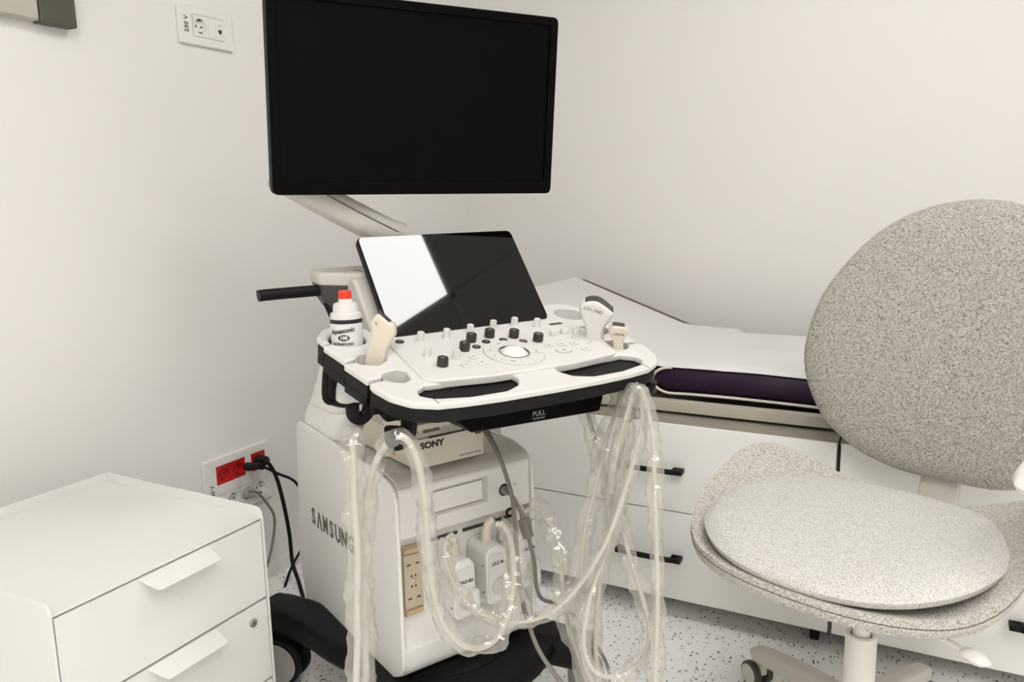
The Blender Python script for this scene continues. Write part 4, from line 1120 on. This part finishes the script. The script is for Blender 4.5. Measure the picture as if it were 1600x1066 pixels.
bottle_text('ULTRASOUND', 0.0058, -0.002, 0.1045, INK, 0, 0.0002)

# ---------------------------------------------------------------- probes with cables in clear sleeves
def crinkle(seed, amp=0.45):
    def f(p, a, t):
        q = Vector((p.x * 38 + seed, p.y * 38, p.z * 30 + math.cos(a) * 0.9))
        q2 = Vector((p.x * 90 + seed, p.y * 90 + math.sin(a) * 1.6, p.z * 75 + math.cos(a) * 1.6))
        return 1.0 + amp * noise.noise(q) * 1.3 + amp * 0.6 * noise.noise(q2)
    return f
def cable_parts(t, pts, r, rs, spans, m, seed):
    MB().tube(pts, r, 10, 6).build('cable', m, t, I4)
    P = spline(pts, 6)
    for a, b in spans:
        seg = P[int(a * (len(P) - 1)):int(b * (len(P) - 1)) + 1]
        MB().tube(seg, rs, 14, 2, True, None, (1.0, 0.7), crinkle(seed)).build('clear_sleeve', FILM, t, I4, 25)
def connector(t, uc, zc, tilt, boot, seed):
    """plug body locked into the machine's front, with its turning lever and bent boot"""
    CF = BODY @ T(uc, 0.0, zc) @ rx(tilt)
    c = MB().prism(fillet([(-0.023, -0.058, 0.014), (0.023, -0.058, 0.014), (0.023, 0.048, 0.012), (0.012, 0.060, 0.01), (-0.012, 0.060, 0.01), (-0.023, 0.048, 0.012)], 0.01), -0.0265, 0.044, 0.004, FRONT, 3).build('connector', WHITE, t, CF)
    MB().prism(fillet([(-0.0205, -0.052, 0.012), (0.0205, -0.052, 0.012), (0.0205, 0.044, 0.010), (-0.0205, 0.044, 0.010)], 0.01), 0.043, 0.0475, 0.0015, FRONT, 2).build('face_plate', WHITE2, c, CF)
    MB().lathe([(0.0185, 0), (0.018, 0.002), (0.0, 0.002)], 26, T(0.003, -0.047, -0.022) @ rx(90)).build('lever_base', DECK, c, CF)
    MB().box(0.006, 0.0205, -0.066, -0.046, -0.048, 0.004, 0.005, 3).build('lever', WHITE2, c, CF)
    for zz in (0.02, -0.035):
        MB().cyl((-0.0222, -0.03, zz), (-0.0234, -0.03, zz), 0.0022, None, 12).build('screw', INK, c, CF)
    return c, CF
def head(t, poly, sc_, th, m, fr, lens=None, lens_m=None, bev=0.006, fan=False):
    if fan:
        pol = [(p.x, p.y) for p in spline([(x * sc_, y * sc_, 0) for x, y in poly], 4, True)]
        lens = [(p.x, p.y) for p in spline([(x, y, 0) for x, y in lens[:5]], 4)] + [(p.x, p.y) for p in spline([(x, y, 0) for x, y in lens[5:]], 4)]
    else:
        pol = fillet([(x * sc_, y * sc_, 6 * sc_) for x, y in poly], 0, 5)
    h = MB().prism([pol], -th / 2, th / 2, bev, FRONT, 4).build('head', m, t, fr)
    if lens:
        MB().prism([fillet([(x * sc_, y * sc_) for x, y in lens], 0)], -th * 0.36, th * 0.36, 0.001, FRONT, 2).build('lens', DGREY, t, fr)
    return h

FA = T(*PROBE_A) @ rz(28.3)
pa = thing('ultrasound_probe', 'beige probe leaning in the holder beside the gel bottle, cable hanging at left', 'probe', FA)
head(pa, [(-16, -20), (-12, 10), (-3, 36), (-1, 48), (-2, 60), (10, 76), (27, 60), (36, 57), (36, 39), (27, 26), (19, 12), (16, -20)], 0.00106, 0.026, BEIGE, FA, [(9, 75.5), (27, 58.5), (28.5, 60), (11, 77.5)])
MB().text('PM', 0.005, T(0.008, -0.0132, 0.062) @ ry(50) @ rx(90), 0.0003).build('lettering', GREYINK, pa, FA)
cable_parts(pa, LEFT, 0.0056, 0.0180, ((0.085, 0.30), (0.31, 0.53), (0.545, 0.985)), CABLE, 3.0)
c, CF = connector(pa, 0.0335, 0.352, 0, None, 1)
MB().text('LA3-9A', 0.0095, T(0.002, -0.0478, 0.026) @ rx(90), 0.0004, fat=0.0002).build('lettering', INK, c, CF)
MB().tube([(0.0, -0.008, 0.052), (0.0, -0.010, 0.075), (0.004, -0.014, 0.096), (0.012, -0.020, 0.104)], lambda f: 0.0125 - 0.0065 * f, 14).build('cable_boot', BEIGE, c, CF)

FB = T(*PROBE_B) @ rz(22) @ rx(16)
pb_ = thing('ultrasound_probe', 'white fan-shaped probe with a curved dark tip in the right holder of the console', 'probe', FB)
head(pb_, [(-13, -30), (-13, 4), (-17, 22), (-21, 34), (-22, 46), (-15, 53), (-5, 56), (6, 55), (18, 47), (28, 38), (31, 33), (27, 25), (20, 15), (15, 4), (13, -30)], 0.0012, 0.030, WHITE2, FB,
     [(-13, 54.5), (-4, 57), (7, 56), (18, 49), (30, 37.5), (29, 35), (17, 46), (6, 53), (-4, 54.5), (-12, 52.5)], None, 0.007, True)
MB().text('CA1-7AD', 0.0088, T(-0.002, -0.0153, 0.050) @ ry(18) @ rx(90), 0.0003, fat=0.0001, shear=0.2).build('lettering', GREYINK, pb_, FB)
cable_parts(pb_, CONVEX, 0.0040, 0.0170, ((0.03, 0.26), (0.265, 0.55), (0.57, 0.97)), CABLE, 9.0)
c, CF = connector(pb_, -0.0400, 0.344, 0, None, 2)
MB().text('PA3-8A', 0.0095, T(0.002, -0.0478, 0.018) @ rx(90), 0.0004, fat=0.0002).build('lettering', INK, c, CF)
MB().tube([(0.0, -0.008, 0.052), (0.0, -0.010, 0.072), (-0.003, -0.016, 0.088), (-0.010, -0.024, 0.096)], lambda f: 0.0125 - 0.0065 * f, 14).build('cable_boot', BEIGE, c, CF)

FC = T(*PROBE_C) @ rz(24) @ rx(16)
pc_ = thing('ultrasound_probe', 'small beige probe with a flat dark tip at the right front corner of the console', 'probe', FC)
head(pc_, [(-10, -26), (-9, 4), (-10, 12), (-15, 21), (-15, 29), (-9, 37), (10, 34), (15, 28), (14, 20), (9, 12), (8, 4), (9, -26)], 0.00114, 0.022, BEIGE, FC, [(-9.5, 37.5), (9.5, 34.5), (9.5, 32.5), (-9.5, 35.5)], None, 0.005)
MB().text('LA4-18', 0.006, T(0, -0.0113, 0.025) @ ry(8) @ rx(90), 0.0003).build('lettering', INK, pc_, FC)
cable_parts(pc_, SMALL, 0.0042, 0.0175, ((0.03, 0.26), (0.28, 0.52), (0.54, 0.97)), CABLE, 17.0)
c, CF = connector(pc_, 0.1065, 0.360, 0, None, 3)
MB().text('CA1-7A', 0.0095, T(0.002, -0.0478, 0.026) @ rx(90), 0.0004, fat=0.0002).build('lettering', INK, c, CF)
MB().tube([(0.0, -0.008, 0.052), (0.0, -0.010, 0.075), (0.004, -0.012, 0.094), (0.012, -0.016, 0.102)], lambda f: 0.0125 - 0.0065 * f, 14).build('cable_boot', BEIGE, c, CF)

# ---------------------------------------------------------------- grey leads
t = thing('grey_lead', 'grey lead running from the printer straight down the front of the machine', 'cable', T(*GREYA[0]))
MB().tube(GREYA, 0.0042, 10).build('cable', GREYCABLE, t, I4)
MB().tube([GREYA[0], GREYA[1], GREYA[2]], lambda f: 0.008 - 0.003 * f, 10).build('strain_relief', GREYCABLE, t, I4)
t = thing('grey_lead', 'grey lead with a ferrite block plugged into the round port', 'cable', T(*GREYB[0]))
MB().tube(GREYB, 0.0038, 10).build('cable', GREYCABLE, t, I4)
MB().tube([GREYB[0], GREYB[1]], lambda f: 0.009 - 0.003 * f, 14, 4).build('plug', GREYCABLE, t, I4)
fa, fb = Vector(GREYB[3]), Vector(GREYB[4])
MB().bar([fa + (fa - fb) * 0.1, fb], 0.0085, 0.0085, 0.2, smooth=False).build('ferrite_block', GREYCABLE, t, I4)
